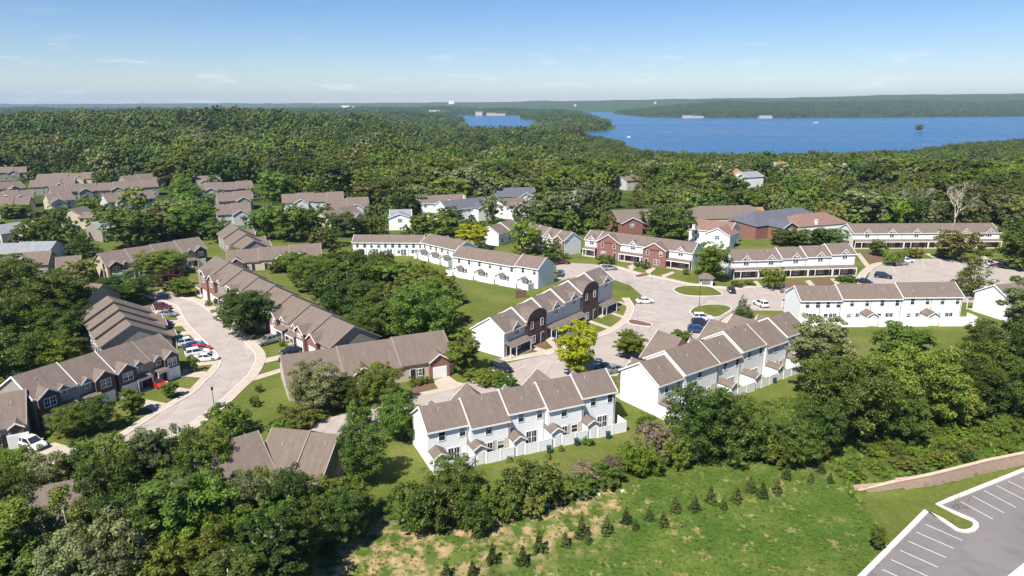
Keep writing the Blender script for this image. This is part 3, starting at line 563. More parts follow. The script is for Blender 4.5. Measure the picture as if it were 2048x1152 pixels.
def cross_gable(root, xc, w, yf, zb, zs, s2, main, wallm, roofm, oh=0.28, side=-1, proud=0.0, winkind='arch', ww=1.5, wh=1.2, wz=None, brick=None, arch=False):
    """small gable rising out of the slope on the near (side=-1) or far (+1) side. main=(zr, slope)"""
    zp = zs + w / 2 * s2; zr, s = main
    yb = side * max(0.3, (zr - zp) / s - 0.1) if zp < zr else 0
    y0 = yf + side * proud
    ya, yc = sorted((y0, yb))
    if arch:                   # shallow barrel-topped brick front
        n = 10; an = [math.pi * i / n for i in range(n + 1)]; hh = zp - zs
        MB().prism_y([(xc + w / 2, zb)] + [(xc + w / 2 * math.cos(t), zs + hh * math.sin(t)) for t in an] + [(xc - w / 2, zb)], ya, yc).build('gable_wall', wallm, root)
        r = MB(); q = MB(); yo_ = y0 + side * 0.12; R1 = w / 2 + 0.14
        for i in range(n):
            a, b_ = [(xc + R1 * math.cos(t), zs + (hh + 0.14) * math.sin(t)) for t in an[i:i + 2]]
            r.slab((a[0], yo_, a[1]), (b_[0], yo_, b_[1]), (b_[0], yb, b_[1]), (a[0], yb, a[1]), 0.1)
            q.slab((a[0], yo_ + side * 0.05, a[1] + 0.02), (b_[0], yo_ + side * 0.05, b_[1] + 0.02), (b_[0], yo_, b_[1] + 0.02), (a[0], yo_, a[1] + 0.02), 0.2)
        q.build('fascia_board', M['fawn'], r.build('gable_roof', roofm, root)); return
    MB().prism_y([(xc - w / 2, zb), (xc + w / 2, zb), (xc + w / 2, zs - 0.02), (xc, zp - 0.1), (xc - w / 2, zs - 0.02)], ya, yc).build('gable_wall', wallm, root)
    r = MB(); yo_ = y0 + side * oh; hw = w / 2 + 0.22; ze = zp - hw * s2
    for sg in (-1, 1):
        r.slab((xc + sg * hw, yo_, ze), (xc, yo_, zp), (xc, yb, zp), (xc + sg * hw, yb, ze), 0.10)
    ro = r.build('gable_roof', roofm, root)
    b = MB()
    for sg in (-1, 1):
        ea, eb = sorted((yo_, yo_ + side * 0.06)); b.add([(xc + sg * hw, ea, ze - 0.22), (xc + sg * hw, ea, ze + 0.03), (xc, ea, zp + 0.03), (xc, ea, zp - 0.22), (xc + sg * hw, eb, ze - 0.22), (xc + sg * hw, eb, ze + 0.03), (xc, eb, zp + 0.03), (xc, eb, zp - 0.22)],
                                                       [(0, 1, 2, 3), (7, 6, 5, 4), (0, 4, 5, 1), (1, 5, 6, 2), (2, 6, 7, 3), (3, 7, 4, 0)])
    b.build('fascia_board', M['trim'], ro)
    if winkind: win(root, xc, y0, (wz if wz is not None else zs - wh * 0.6), ww, wh, winkind, 0 if side < 0 else math.pi)
def begin(name, label, r0, r1, z0r, z1r, dn, df, cat='townhouse', group=None):
    A, B = G(*r0, z0r), G(*r1, z1r); u = B - A; L = float(np.linalg.norm(u)); a = math.atan2(u[1], u[0])
    root = empty(name, (A[0], A[1], 0), a); tag(root, label, cat, group)
    u = u / L; n_ = np.array([u[1], -u[0]])
    FOOT.append([tuple(A + n_ * dn), tuple(B + n_ * dn), tuple(B - n_ * df), tuple(A - n_ * df)])
    P = [proj(*p, z) for p in FOOT[-1] for z in (2.5, z0r)]
    BOXES.append((min(p[0] for p in P), min(p[1] for p in P), max(p[0] for p in P), max(p[1] for p in P), min(A[1], B[1]) - dn))
    return root, L
def porch(root, x0, x1, y, side, z=2.75, d=1.7, posts=(0, 1), roofm=None):
    a, b_ = y, y + side * d; r = MB()
    r.slab((x0, a, z + 0.45), (x1, a, z + 0.45), (x1, b_, z), (x0, b_, z), 0.10); ro = r.build('porch_roof', roofm or M['roof'], root)
    ya, yb = sorted((b_, b_ - side * 0.12)); MB().box(x0, x1, ya, yb, z - 0.38, z - 0.1).build('porch_beam', M['trim'], ro)
    for t in posts:
        xx = x0 + 0.1 + (x1 - x0 - 0.2) * t; MB().box(xx - 0.09, xx + 0.09, ya, yb, 0, z - 0.38).build('porch_post', M['trim'], root)
    yy = sorted((a, b_)); MB().box(x0, x1, yy[0], yy[1], -0.1, 0.16).build('porch_floor', M['concrete'], root)
def door(root, x, y, side, m='door', w=0.95, h=2.1, z=0.16):
    rz = 0 if side < 0 else math.pi
    d = MB().box(-w / 2 - 0.1, w / 2 + 0.1, -0.05, 0.02, 0, h + 0.1).build('door', M['trim'], root, (x, y, z), rz)
    MB().box(-w / 2, w / 2, -0.075, 0, 0.01, h).build('door_leaf', M[m], d)
def garage(root, x, y, side, w=2.5, h=2.15):
    rz = 0 if side < 0 else math.pi
    d = MB().box(-w / 2 - 0.12, w / 2 + 0.12, -0.05, 0.03, 0, h + 0.14).build('garage_door', M['trim'], root, (x, y, 0), rz)
    MB().box(-w / 2, w / 2, -0.08, 0, 0.01, h).build('door_leaf', M['garage'], d)
def vents(root, pts, dn, zr, ze):
    s = (zr - ze) / dn
    for x, y in pts:
        z = zr - abs(y) * s; MB().tube((x, y, z - 0.1), (x, y, z + 0.32), 0.07, 0.07, 7).build('vent_pipe', M['grey'], root)

def white_row(name, label, r0, r1, zr, ze, dn, df, units, near, step=0.0, widths=None, offs=None, zsteps=None, far='plain', brick_units=(), wallm='white', group=None, sidewin=()):
    """terrace of two-storey units. near = 'rear' | 'front'"""
    zs = zsteps or [step * i for i in range(units)]
    root, L = begin(name, label, r0, r1, zr + zs[0], zr + zs[-1], dn, df, 'townhouses', group)
    wd = widths or [1.0] * units; tot = sum(wd); xs = [0]
    for k in wd: xs.append(xs[-1] + k / tot * L)
    for i in range(units):
        x0, x1 = xs[i], xs[i + 1]; dz = zs[i] + 0.012 * i; z1, z2 = zr + dz, ze + dz; o = (offs[i] if offs else 0)
        s = (zr - ze) / dn; dnn = dn + o; z2 = z1 - s * dnn
        lo = (zs[i - 1] if i else -9) + 0.05 < zs[i]; hi = (zs[i + 1] if i < units - 1 else -9) + 0.05 < zs[i]
        ea = 0.18 if i == 0 else (0.06 if lo else 0.0); eb = 0.18 if i == units - 1 else (0.06 if hi else 0.0)
        wall_block(root, x0 + (0.004 * i), x1, dnn, df, z1, z2, M[wallm])
        gable_roof(root, x0 - ea, x1 + eb, dnn, df, z1, z2, M['roof'], (i == 0 or lo, i == units - 1 or hi))
        vents(root, [(x0 + (x1 - x0) * random.uniform(0.25, 0.75), -dn * random.uniform(0.2, 0.6))], dn, z1, ze + dz)
        yn, yf, W, xm = -dnn + 0.32, df - 0.32, x1 - x0, (x0 + x1) / 2
        MB().box(x1 - 0.32, x1 - 0.22, yn - 0.1, yn, 0.1 if near == 'rear' else 3.2, z2 - 0.1).build('downpipe', M['rim'], root)
        if near == 'rear':
            if o > 0.2:     # unit with an overhang over a recessed patio
                win(root, x0 + W * 0.45, yn, z2 - 1.55, 0.95, 1.35); MB().box(x0 + 0.3, x1 - 0.3, yn - 0.012, yn + 0.01, 0.15, 2.35).build('patio_recess', M['tan'], root)
                pdoor(root, x0 + W * 0.40, yn - 0.03, 0.2)
                win(root, x0 + W * 0.75, yn - 0.02, 0.9, 1.0, 1.2)
            else:
                for fx in (0.34, 0.84): win(root, x0 + W * fx, yn, z2 - 1.75, 0.9, 1.4)
                pdoor(root, x0 + W * 0.62, yn, 0.2)
                win(root, x0 + W * 0.28, yn, 0.9, 1.0, 1.2)
        else:
            br = i in brick_units
            if br:
                MB().box(x0 + 0.1, x1 - 0.1, yn - 0.4, yn + 0.02, 0, z2 - 0.05).build('brick_front', M['brick' if wallm != 'grey' else 'shade_brick'], root)
                cross_gable(root, xm, W - 0.3, yn - 0.4, z2 - 0.6, z2 + 0.02, 0.62, (z1, s), M['brick' if wallm != 'grey' else 'shade_brick'], M['roof'], winkind=None, arch=wallm == 'grey')
                for fx in (0.25, 0.75): win(root, x0 + W * fx, yn - 0.4, z2 - 1.9, 0.85, 1.45)
                win(root, x0 + W * 0.30, yn - 0.4, 0.7, 1.6, 1.5, 'pair'); door(root, x0 + W * 0.78, yn - 0.4, -1)
            else:
                cross_gable(root, xm + W * 0.06, 2.7, yn, z2 - 0.8, z2 + 0.25, 1.0, (z1, s), M[wallm if wallm != 'grey' else 'white'], M['roof'], proud=0.06, wz=z2 - 1.35, ww=1.45, wh=1.35)
                porch(root, x0 + 0.05, x1 - 0.05, yn, -1, posts=(0.0, 0.28, 1.0)); MB().box(x0 + 0.12, x1 - 0.12, yn - 0.025, yn + 0.01, 0.16, 2.6).build('brick_front', M['shade_brick'], root)
                door(root, x0 + W * 0.16, yn - 0.03, -1); win(root, x0 + W * 0.62, yn - 0.03, 0.75, 1.7, 1.5, 'pair')
        if far == 'front':
            if i in brick_units: cross_gable(root, xm, W - 0.3, yf, z2 - 0.6, z1 - s * df + 0.02, 0.92, (z1 + 0.3, s), M['brick'], M['roof'], side=1, winkind=None, proud=1.1)
            else: cross_gable(root, xm, 2.7, yf, z2 - 0.8, z1 - s * df + 0.25, 1.0, (z1, s), M['white'], M['roof'], side=1, proud=0.06)
            porch(root, x0 + 0.05, x1 - 0.05, yf, 1); door(root, x0 + W * 0.2, yf, 1); win(root, x0 + W * 0.65, yf, 0.8, 1.6, 1.4, 'pair', math.pi)
        elif far == 'rear':
            for fx in (0.3, 0.75): win(root, x0 + W * fx, yf, z2 - 1.6, 0.9, 1.3, 'sash', math.pi)
    return root, L, xs
def shed(root, x, yw, depth, w=1.75, z=2.45):
    """small gabled store standing off the back wall"""
    y1 = yw - depth
    MB().prism_y([(x - w / 2, 0), (x + w / 2, 0), (x + w / 2, z), (x, z + w / 2 * 0.62), (x - w / 2, z)], y1, yw + 0.02).build('store_wall', M['white'], root)
    r = MB(); hw = w / 2 + 0.2; zp = z + w / 2 * 0.62 + 0.12; zl = zp - hw * 0.62
    for sg in (-1, 1): r.slab((x + sg * hw, y1 - 0.3, zl), (x, y1 - 0.3, zp), (x, yw, zp), (x + sg * hw, yw, zl), 0.10)
    ro = r.build('store_roof', M['roof'], root); b = MB()
    for sg in (-1, 1): b.slab((x + sg * hw, y1 - 0.36, zl + 0.02), (x, y1 - 0.36, zp + 0.02), (x, y1 - 0.3, zp + 0.02), (x + sg * hw, y1 - 0.3, zl + 0.02), 0.2)
    b.build('fascia_board', M['trim'], ro)
    door(root, x, y1, -1, 'garage', 0.85, 1.95, 0.05)
def fence(label, root_row, x0, x1, y0, y1, h=1.75, gaps=(), ends=True):
    """white vinyl privacy fence round the back gardens, in the row's frame; panels between posts"""
    r = empty('privacy_fence', root_row.location, root_row.rotation_euler[2]); tag(r, label, 'fence')
    def run(ax, ay, bx, by):
        d = math.hypot(bx - ax, by - ay); n = max(1, round(d / 2.2)); ang = math.atan2(by - ay, bx - ax)
        for i in range(n):
            p = (ax + (bx - ax) * i / n, ay + (by - ay) * i / n); l = d / n
            MB().box(0.06, l - 0.06, -0.025, 0.025, -0.2, h - 0.08).box(0.06, l - 0.06, -0.045, 0.045, h - 0.08, h).build('fence_panel', M['vinyl'], r, (*p, 0), ang)
            MB().box(-0.07, 0.07, -0.07, 0.07, -0.2, h + 0.06).build('fence_post', M['trim'], r, (*p, 0), ang)
    g = sorted(gaps); xa = x0
    for a, b_ in g:
        if a - xa > 0.4: run(xa, y0, a, y0)
        xa = b_
    if x1 - xa > 0.4: run(xa, y0, x1, y0)
    MB().box(-0.07, 0.07, -0.07, 0.07, -0.2, h + 0.06).build('fence_post', M['trim'], r, (x1, y0, 0))
    if ends: run(x0, y1, x0, y0); run(x1, y0, x1, y1)
    return r

# --- the white terraces -------------------------------------------------
# five-unit terrace seen from behind, in front of the meadow
f1, L, xs = white_row('townhouse_row', 'white five-unit townhouse row whose back fence faces the meadow', (838.8, 812.5), (1208.8, 737), 8.0, 5.5, 3.7, 4.6, 5, 'rear', zsteps=[0, 0.14, 0.28, 0.42, 0.56], offs=[0, 0.75, 0, 0.75, 0.1], far='front', brick_units=(1, 3))
yb = -3.4
for i in range(5): shed(f1, xs[i] + (0.3 if i == 0 else -0.1) + 0.85, yb, 2.45, 1.95, 2.6)
fence('white vinyl fence behind the five-unit row, bins standing along it', f1, xs[0] + 0.02, xs[5] + 0.6, yb - 2.6, yb, gaps=[(xs[i] - 0.15 + (0.35 if i == 0 else 0), xs[i] + 1.7) for i in range(5)])
# long terrace running back at an angle, gable end in full sun
f2, L2_, xs2 = white_row('townhouse_row', 'white townhouse row with blank sunlit gable beside the five-unit row', (1280, 724), (1577, 623), 8.3, 5.5, 4.6, 4.6, 6, 'rear', zsteps=[0, 0.75, 0.35, 1.0, 0.6, 0.95], widths=[0.85, 1.3, 1, 1, 1, 1], offs=[0, 0.3, 0, 0, 0.4, 0], far='front', brick_units=(1, 3, 4))
for i in range(6): shed(f2, xs2[i] + 1.2, -4.3, 3.0)
fence('white vinyl fence behind the angled white row, mostly screened by trees', f2, xs2[0], xs2[6], -7.5, -4.3, gaps=[(xs2[i] + 0.3, xs2[i] + 2.1) for i in range(6)])
f3, L3_, xs3 = white_row('townhouse_row', 'white townhouse row with one long roof and high white fence by the wood', (1590, 571), (1908, 564), 8.0, 5.4, 4.3, 5.0, 6, 'rear', zsteps=[0, 0, 0.32, 0.32, 0.62, 0.62], widths=[0.75, 0.75, 1.1, 1.1, 1.1, 1.1], far='front')
for i in (2, 4): shed(f3, xs3[i] + 6.0, -4.0, 3.2, 2.6, 2.5)
fence('tall white vinyl fence in front of the long six-unit row, green bin at its foot', f3, xs3[0] + 1, xs3[6] + 1.6, -7.6, -4.0, h=2.3, gaps=[(xs3[i] + 4.7, xs3[i] + 7.3) for i in (2, 4)])
fp, Lp, xsp = white_row('townhouse_row', 'white townhouse row with five small front gables and arched windows beside the mail kiosk', (1454, 499), (1697, 486), 7.8, 5.3, 4.6, 4.8, 5, 'front', zsteps=[0, 0, 0.3, 0.6, 1.15])
fq, Lq, xsq = white_row('townhouse_row', 'white townhouse row with porch posts below the wooded hill', (1694.7, 447), (1983, 446), 8.0, 5.4, 5.6, 5.2, 6, 'front')
fb, Lb, xsb = white_row('townhouse_row', 'red brick and white townhouse row with tall brick gables', (1182, 459.5), (1396, 485), 8.2, 5.5, 4.2, 5.0, 5, 'front', widths=[0.6, 1.1, 1, 1, 1.1], brick_units=(1,), zsteps=[0, 0.1, 0.05, 0, 0])
yn = -4.2 + 0.32
for (xa, xb) in [(xsb[3] + 0.9, xsb[4] + 0.9)]:
    MB().box(xa, xb, yn - 2.0, yn + 0.02, 0, 5.5).build('brick_front', M['brick'], fb)
    cross_gable(fb, (xa + xb) / 2, xb - xa, yn - 2.0, 4.9, 5.5, 0.55, (8.2, 2.7 / 4.2), M['brick'], M['roof'], winkind=None)
    for fx in (0.22, 0.78): win(fb, xa + (xb - xa) * fx, yn - 2.0, 3.6, 0.85, 1.45)
    win(fb, xa + (xb - xa) * 0.62, yn - 2.0, 0.7, 1.7, 1.5, 'pair'); door(fb, xa + (xb - xa) * 0.18, yn - 2.0, -1)
fr, Lr, xsr = white_row('townhouse_row', 'townhouse row with shade painted into siding and brick, six stepped roofs along the curved walk', (980, 634), (1200, 534.5), 8.0, 5.4, 4.0, 5.4, 6, 'front', step=0.5, brick_units=(1, 4), wallm='grey', far='rear')  # grey stands for white siding with the shade put into its colour
MB().prism_x([(-3.68, 0), (5.08, 0), (5.08, 4.7), (0, 7.84), (-3.68, 5.42)], -0.012, 0.0).build('lit_white_gable', M['white'], fr)  # sunlit end stays white over the wall greyed for shade
fw, Lw, xsw = white_row('townhouse_row', 'white townhouse row with a blue-grey shaded gable and fenced patios above the sloping lawn', (921, 491), (1092, 515), 8.0, 5.4, 4.2, 4.8, 4, 'rear', zsteps=[0, 0, 0, 0.3], far='front')
for i in range(4): shed(fw, xsw[i] + 3.4, -3.9, 2.6)
fence('white vinyl fence behind the row above the sloping lawn, brown panel at its end', fw, 0, xsw[4] - 1.2, -6.9, -3.9, gaps=[(xsw[i] + 2.5, xsw[i] + 4.3) for i in range(4)])
p = G(1042, 596); tag(MB().box(-1.4, 1.4, -0.06, 0.06, 0, 2.1).box(-1.46, -1.3, -0.1, 0.1, 0, 2.25).box(1.3, 1.46, -0.1, 0.1, 0, 2.25).box(-1.4, 1.4, -0.09, 0.09, 1.9, 2.0).build('wooden_screen', M['wood'], None, (p[0], p[1], 0), 0.2), 'brown wooden screen panel standing on the lawn behind the shaded brick row', 'screen')
fx_, Lx, xsx = white_row('townhouse_row', 'white townhouse row half hidden by dark bushes above the sloping lawn', (709, 469), (848, 470), 6.6, 4.5, 3.4, 4.2, 5, 'rear', far='front')
fy, Ly, xsy = white_row('townhouse_row', 'short white three-unit townhouse row with fenced sheds above the sloping lawn', (862, 467), (932, 482), 7.4, 5.0, 4.6, 4.8, 3, 'rear', far='front')
for i in range(3): shed(fy, xsy[i] + 2.4, -4.3, 2.6)
fence('white vinyl fence behind the short three-unit row at the lawn top', fy, 0, xsy[3], -7.4, -4.3, gaps=[(xsy[i] + 1.5, xsy[i] + 3.3) for i in range(3)])
fn, Ln, xsn = white_row('townhouse_row', 'white gabled townhouse row with brick fronts, maroon pickup parked before it', (1062, 446), (1145, 464), 7.8, 5.2, 4.2, 4.8, 4, 'front', zsteps=[0.5, 0.3, 0.1, 0], brick_units=(1, 3))
fend, Le, xse = white_row('townhouse_row', 'white townhouse end with sunlit gable beside the feathery conical tree', (1990, 569), (2140, 556), 8.0, 5.4, 4.4, 5.0, 3, 'rear', far='front')
def aircon(root, x, y, label):
    c, s_ = math.cos(root.rotation_euler[2]), math.sin(root.rotation_euler[2]); r = empty('air_conditioner', (root.location[0] + x * c - y * s_, root.location[1] + x * s_ + y * c, 0), root.rotation_euler[2]); tag(r, label, 'air conditioner', 'air conditioners on the patios')
    MB().box(-.42, .42, -.42, .42, .05, .85).build('casing', M['rim'], r); MB().tube((0, 0, .85), (0, 0, .89), .34, .34, 14).build('fan_grille', M['black'], r)
for i in range(5): aircon(f1, xs[i] + 3.4, -4.5, 'grey air conditioner on a patio of the five-unit row')
for i in range(4): aircon(fw, xsw[i] + 1.4, -5.0, 'grey air conditioner on a patio above the sloping lawn')
for i in range(6): aircon(f2, xs2[i] + 3.4, -5.6, 'grey air conditioner on a patio of the blank-gabled row')
def patio_set(root, x, y, label):
    c, s_ = math.cos(root.rotation_euler[2]), math.sin(root.rotation_euler[2]); r = empty('patio_table', (root.location[0] + x * c - y * s_, root.location[1] + x * s_ + y * c, 0)); tag(r, label, 'table', 'patio tables')
    MB().tube((0, 0, .70), (0, 0, .74), .55, .55, 14).build('table_top', M['wood'], r)
    for a in range(4): MB().tube((.4 * math.cos(a * 1.57), .4 * math.sin(a * 1.57), 0), (.35 * math.cos(a * 1.57), .35 * math.sin(a * 1.57), .7), .03, .03, 6).build('leg', M['black'], r)
for i in (1, 3, 4): patio_set(f1, xs[i] + 4.4, -4.7, 'small round brown table on a patio of the five-unit row')
for i in (0, 2, 3): patio_set(fw, xsw[i] + 5.0, -5.2, 'small round brown table on a patio above the sloping lawn')
# mail kiosk
p = G(1411, 571); k = empty('mail_kiosk', (p[0], p[1], 0), R(-8)); tag(k, 'small white kiosk with hipped grey roof at the parking court corner', 'kiosk')
MB().box(-1.7, 1.7, -1.3, 1.3, 0, 2.5).build('wall', M['white'], k); FOOT.append([(p[0] - 2, p[1] - 2), (p[0] + 2, p[1] - 2), (p[0] + 2, p[1] + 2), (p[0] - 2, p[1] + 2)])
MB().add([(-2.3, -1.9, 2.45), (2.3, -1.9, 2.45), (2.3, 1.9, 2.45), (-2.3, 1.9, 2.45), (-0.5, 0, 3.7), (0.5, 0, 3.7)], [(0, 1, 5, 4), (1, 2, 5), (2, 3, 4, 5), (3, 0, 4), (3, 2, 1, 0)]).build('roof', M['roof'], k)
for i in range(4): MB().box(-1.3 + i * 0.62, -0.75 + i * 0.62, -1.36, -1.29, 0.6, 1.9).build('mailbox_panel', M['rim'], k)

# --- the tan-roofed terraces on the left --------------------------------
def tan_row(name, label, r0, r1, z0, z1, rise, dn, df, units, wallm='taupe', roofm='roof', front='near', gables=True, brick='shade_brick', widths=None, group=None, garages=True, extra_w=None, flip=False, white_rakes=()):
    """terrace of gabled units with brick cross gables and garage doors; front on the near or far side"""
    zs = [z0 + (z1 - z0) * i / max(1, units - 1) for i in range(units)]
    root, L = begin(name, label, r0, r1, z0, z1, dn, df, 'townhouses', group)
    wd = widths or [1.0] * units; tot = sum(wd); xs = [0]
    for k in wd: xs.append(xs[-1] + k / tot * L)
    s = rise / dn
    for i in range(units):
        x0, x1 = xs[i], xs[i + 1]; zr = zs[i] + 0.013 * i; ze = zr - rise; W = x1 - x0
        lo = i == 0 or zs[i - 1] + 0.05 < zs[i]; hi = i == units - 1 or zs[i + 1] + 0.05 < zs[i]
        wall_block(root, x0 + 0.004 * i, x1, dn, df, zr, ze, M[wallm])
        gable_roof(root, x0 - (0.25 if lo else 0), x1 + (0.25 if hi else 0), dn, df, zr, ze, M[roofm], (lo, hi), rk=0.12, trim='trim' if i in white_rakes else 'fawn')
        vents(root, [(x0 + W * random.uniform(0.2, 0.8), random.choice((-dn, df)) * random.uniform(0.2, 0.5))], dn, zr, ze)
        sd = -1 if front == 'near' else 1; yf = -dn + 0.32 if sd < 0 else df - 0.32; zef = ze if sd < 0 else zr - s * df
        if gables:
            q = 0.30 if (i % 2) ^ flip else 0.70
            gx = x0 + W * (1 - q); gw = min(3.9, W * 0.52)
            cross_gable(root, gx, gw, yf, -0.2, zef + 0.1, 0.72, (zr, s), M[brick], M[roofm], side=sd, proud=0.85, winkind='pair' if zef > 4 else None, ww=1.7, wh=1.35, wz=zef - 1.75)
            if garages: garage(root, gx, yf + sd * 0.85, sd)
            hx = x0 + W * q
            if zef > 4:
                cross_gable(root, hx, 1.7, yf, zef - 0.5, zef + 0.15, 0.85, (zr, s), M[wallm], M[roofm], side=sd, proud=0.1, winkind='sash', ww=0.85, wh=1.15, wz=zef - 0.95)
                porch(root, hx - W * 0.22, hx + W * 0.22, yf, sd, 2.6, 1.5, (0.0, 1.0), M[roofm])
            else: win(root, hx, yf, 0.8, 1.4, 1.3, 'pair', 0 if sd < 0 else math.pi, True)
            door(root, hx - W * 0.1 * (1 if q < 0.5 else -1), yf, sd)
        od = -sd; yr = df - 0.32 if sd < 0 else -dn + 0.32
        for fx in (0.3, 0.72): win(root, x0 + W * fx, yr, 1.0, 1.2, 1.3, 'sash', math.pi if od > 0 else 0)
        if ze > 4.4:
            for fx in (0.3, 0.72): win(root, x0 + W * fx, yr, ze - 1.7, 0.95, 1.3, 'sash', math.pi if od > 0 else 0)
    return root, L, xs
tan_row('townhouse_row', 'brown roofed row with shaded brick gables and garages, red hatchback on its drive', (25, 752), (316, 668), 8.2, 7.5, 3.0, 5.0, 6.0, 4, 'taupe', widths=[1.15, 1.15, 1.2, 1.0], white_rakes=(0, 1))
tan_row('townhouse_row', 'low brown roofed house with brick garage gable, white car before it', (-75, 800), (48, 779), 6.6, 6.6, 3.2, 6.4, 5.0, 2, 'tan', gables=True, widths=[1.3, 1.0])
tan_row('townhouse_row', 'brown roofed row stepping down beside the bend and its close-parked cars', (216, 592), (262, 648), 9.3, 7.2, 3.4, 6.0, 7.4, 4, 'taupe', front='far')
tan_row('townhouse_row', 'long brown roofed row stepping down the street, silver pickup on its drive', (432, 512), (707, 652), 9.6, 6.9, 3.3, 5.6, 6.2, 8, 'taupe', brick='brick', flip=True)
tan_row('townhouse_row', 'single-storey terrace with one broad brown roof and brick garage gables behind two big trees', (563, 710), (884, 660), 6.4, 6.9, 3.5, 6.6, 6.0, 3, 'tan', brick='brick', widths=[1.1, 1.15, 1.1], flip=True)
tan_row('townhouse_row', 'tan gabled townhouse row with dark front gables behind the purple-leaved tree', (197, 506), (395, 474), 7.6, 8.2, 3.2, 5.6, 5.6, 4, 'tan')
tan_row('townhouse_row', 'small brown roofed row with stepped gable ends behind the white garden seat', (463, 447), (508, 480), 8.0, 6.8, 3.2, 5.4, 6.0, 3, 'taupe', front='far')
tan_row('townhouse_row', 'low brown roofed row with a tan side wall beside the fruit tree', (455, 500), (640, 486), 6.0, 6.6, 3.0, 5.2, 5.0, 3, 'tan', garages=False)
tan_row('townhouse_row', 'brown roofed pair split by a dark gap at the head of the street', (112, 558), (204, 568), 7.4, 7.2, 3.6, 6.6, 5.0, 2, 'taupe', gables=False)
tan_row('townhouse_row', 'brown roofed pair of rear slopes standing among the foreground trees', (548, 855), (674, 868), 7.0, 6.8, 3.4, 5.6, 5.4, 2, 'taupe', gables=False, widths=[0.55, 0.45])
tan_row('townhouse_row', 'brown roofed row almost buried in the foreground trees, slivers of roof showing', (330, 915), (512, 862), 7.2, 7.2, 3.4, 5.6, 5.4, 3, 'taupe', gables=False)
tan_row('townhouse_row', 'brown roofed row end glimpsed through the foreground wood by the pale trunk', (-60, 1000), (190, 950), 6.8, 6.8, 3.4, 5.4, 5.4, 3, 'taupe', gables=False)
# --- single houses and far terraces -------------------------------------
def house(label, r0, r1, zr, rise, dn, df, roofm, wallm, wing=None, dormers=0, chimney=None, group=None, cat='house', units=1, name='house', wins=True, hip=False):
    root, L = begin(name, label, r0, r1, zr, zr, dn, df, cat, group); s = rise / dn; ze = zr - rise
    if hip:                     # hipped main roof
        e = dn * 0.8; zf = zr - s * df; MB().box(-e + 0.35, L + e - 0.35, -dn + 0.32, df - 0.32, -0.3, min(ze, zf) + 0.15).build('wall', M[wallm], root)
        MB().add([(-e, -dn, ze), (L + e, -dn, ze), (L + e, df, zf), (-e, df, zf), (0, 0, zr), (L, 0, zr)], [(0, 1, 5, 4), (1, 2, 5), (2, 3, 4, 5), (3, 0, 4), (3, 2, 1, 0)]).build('roof', M[roofm], root)
    for i in range(0 if hip else units):
        x0, x1 = L * i / units, L * (i + 1) / units; dz = (0.35 if i % 2 else 0) + 0.01 * i
        wall_block(root, x0 + 0.004 * i, x1, dn, df, zr + dz, ze + dz, M[wallm])
        gable_roof(root, x0 - (0.25 if i == 0 or dz > .3 else 0), x1 + (0.25 if i == units - 1 or dz > .3 else 0), dn, df, zr + dz, ze + dz, M[roofm], (i == 0 or dz > 0.3, i == units - 1 or dz > 0.3), rk=0.12, trim='trim' if wallm == 'white' else 'fawn')
    yn = -dn + 0.32
    if wing:                    # gabled wing towards the viewer: (position 0-1, width, length)
        fx, ww, wl = wing; xc = L * fx; zp = min(zr - 0.3, ze + ww / 2 * s + 0.1)
        MB().prism_y([(xc - ww / 2, -0.3), (xc + ww / 2, -0.3), (xc + ww / 2, ze), (xc, zp - 0.12), (xc - ww / 2, ze)], yn - wl, yn + 0.4).build('wing_wall', M[wallm], root)
        yb = -max(0.2, (zr - zp) / s); r = MB(); hw = ww / 2 + 0.3; zl = zp - hw * (zp - ze) / (ww / 2)
        for sg in (-1, 1): r.slab((xc + sg * hw, yn - wl - 0.3, zl), (xc, yn - wl - 0.3, zp), (xc, yb, zp), (xc + sg * hw, yb, zl), 0.13)
        ro = r.build('wing_roof', M[roofm], root); b = MB()
        for sg in (-1, 1): b.slab((xc + sg * hw, yn - wl - 0.38, zl + 0.02), (xc, yn - wl - 0.38, zp + 0.02), (xc, yn - wl - 0.3, zp + 0.02), (xc + sg * hw, yn - wl - 0.3, zl + 0.02), 0.28)
        b.build('fascia_board', M['trim'], ro)
        if wins: win(root, xc, yn - wl, max(0.8, ze - 1.9), 1.5, 1.4, 'pair')
    for i in range(dormers):
        cross_gable(root, L * (i + 0.5) / dormers, 2.0, yn, ze - 0.5, ze + 0.3, 0.9, (zr, s), M[wallm], M[roofm], proud=-1.2, ww=0.9, wh=1.0, winkind='sash', wz=ze + 0.1)
    if wins:
        for i in range(max(2, int(L / 4))):
            x = L * (i + 0.5) / max(2, int(L / 4))
            win(root, x, yn, 0.9, 1.1, 1.4)
            if ze > 4.4: win(root, x, yn, ze - 1.7, 1.0, 1.3)
    if chimney:
        cx, cy, cm = chimney; zc = zr - abs(cy) * s
        c = MB().box(L * cx - 0.5, L * cx + 0.5, cy - 0.4, cy + 0.4, zc - 2.5 if cy > yn else 0, zc + 1.5).build('chimney', M[cm], root)
        MB().box(L * cx - 0.6, L * cx + 0.6, cy - 0.5, cy + 0.5, zc + 1.5, zc + 1.65).build('chimney_cap', M['trim'], c)
    return root
CN = 'houses along the wooded edge'
house('white house with grey roof and brick chimney base beyond the white rear row', (780, 419), (822, 418), 7.2, 2.0, 4.5, 4.5, 'groof', 'white', wing=(0.45, 9, 5))
house('white house with light brown roof, left part of the big cluster in the trees', (838, 391), (925, 388), 9.5, 3.0, 5.5, 5.5, 'roof', 'white', wing=(0.6, 8, 5))
house('white walled house with slate grey roof and small dark dormer among the trees', (880, 402), (965, 394), 9.0, 3.2, 6.5, 5.5, 'droof', 'white', wing=(0.75, 7, 4), chimney=(0.6, 1.0, 'white'))
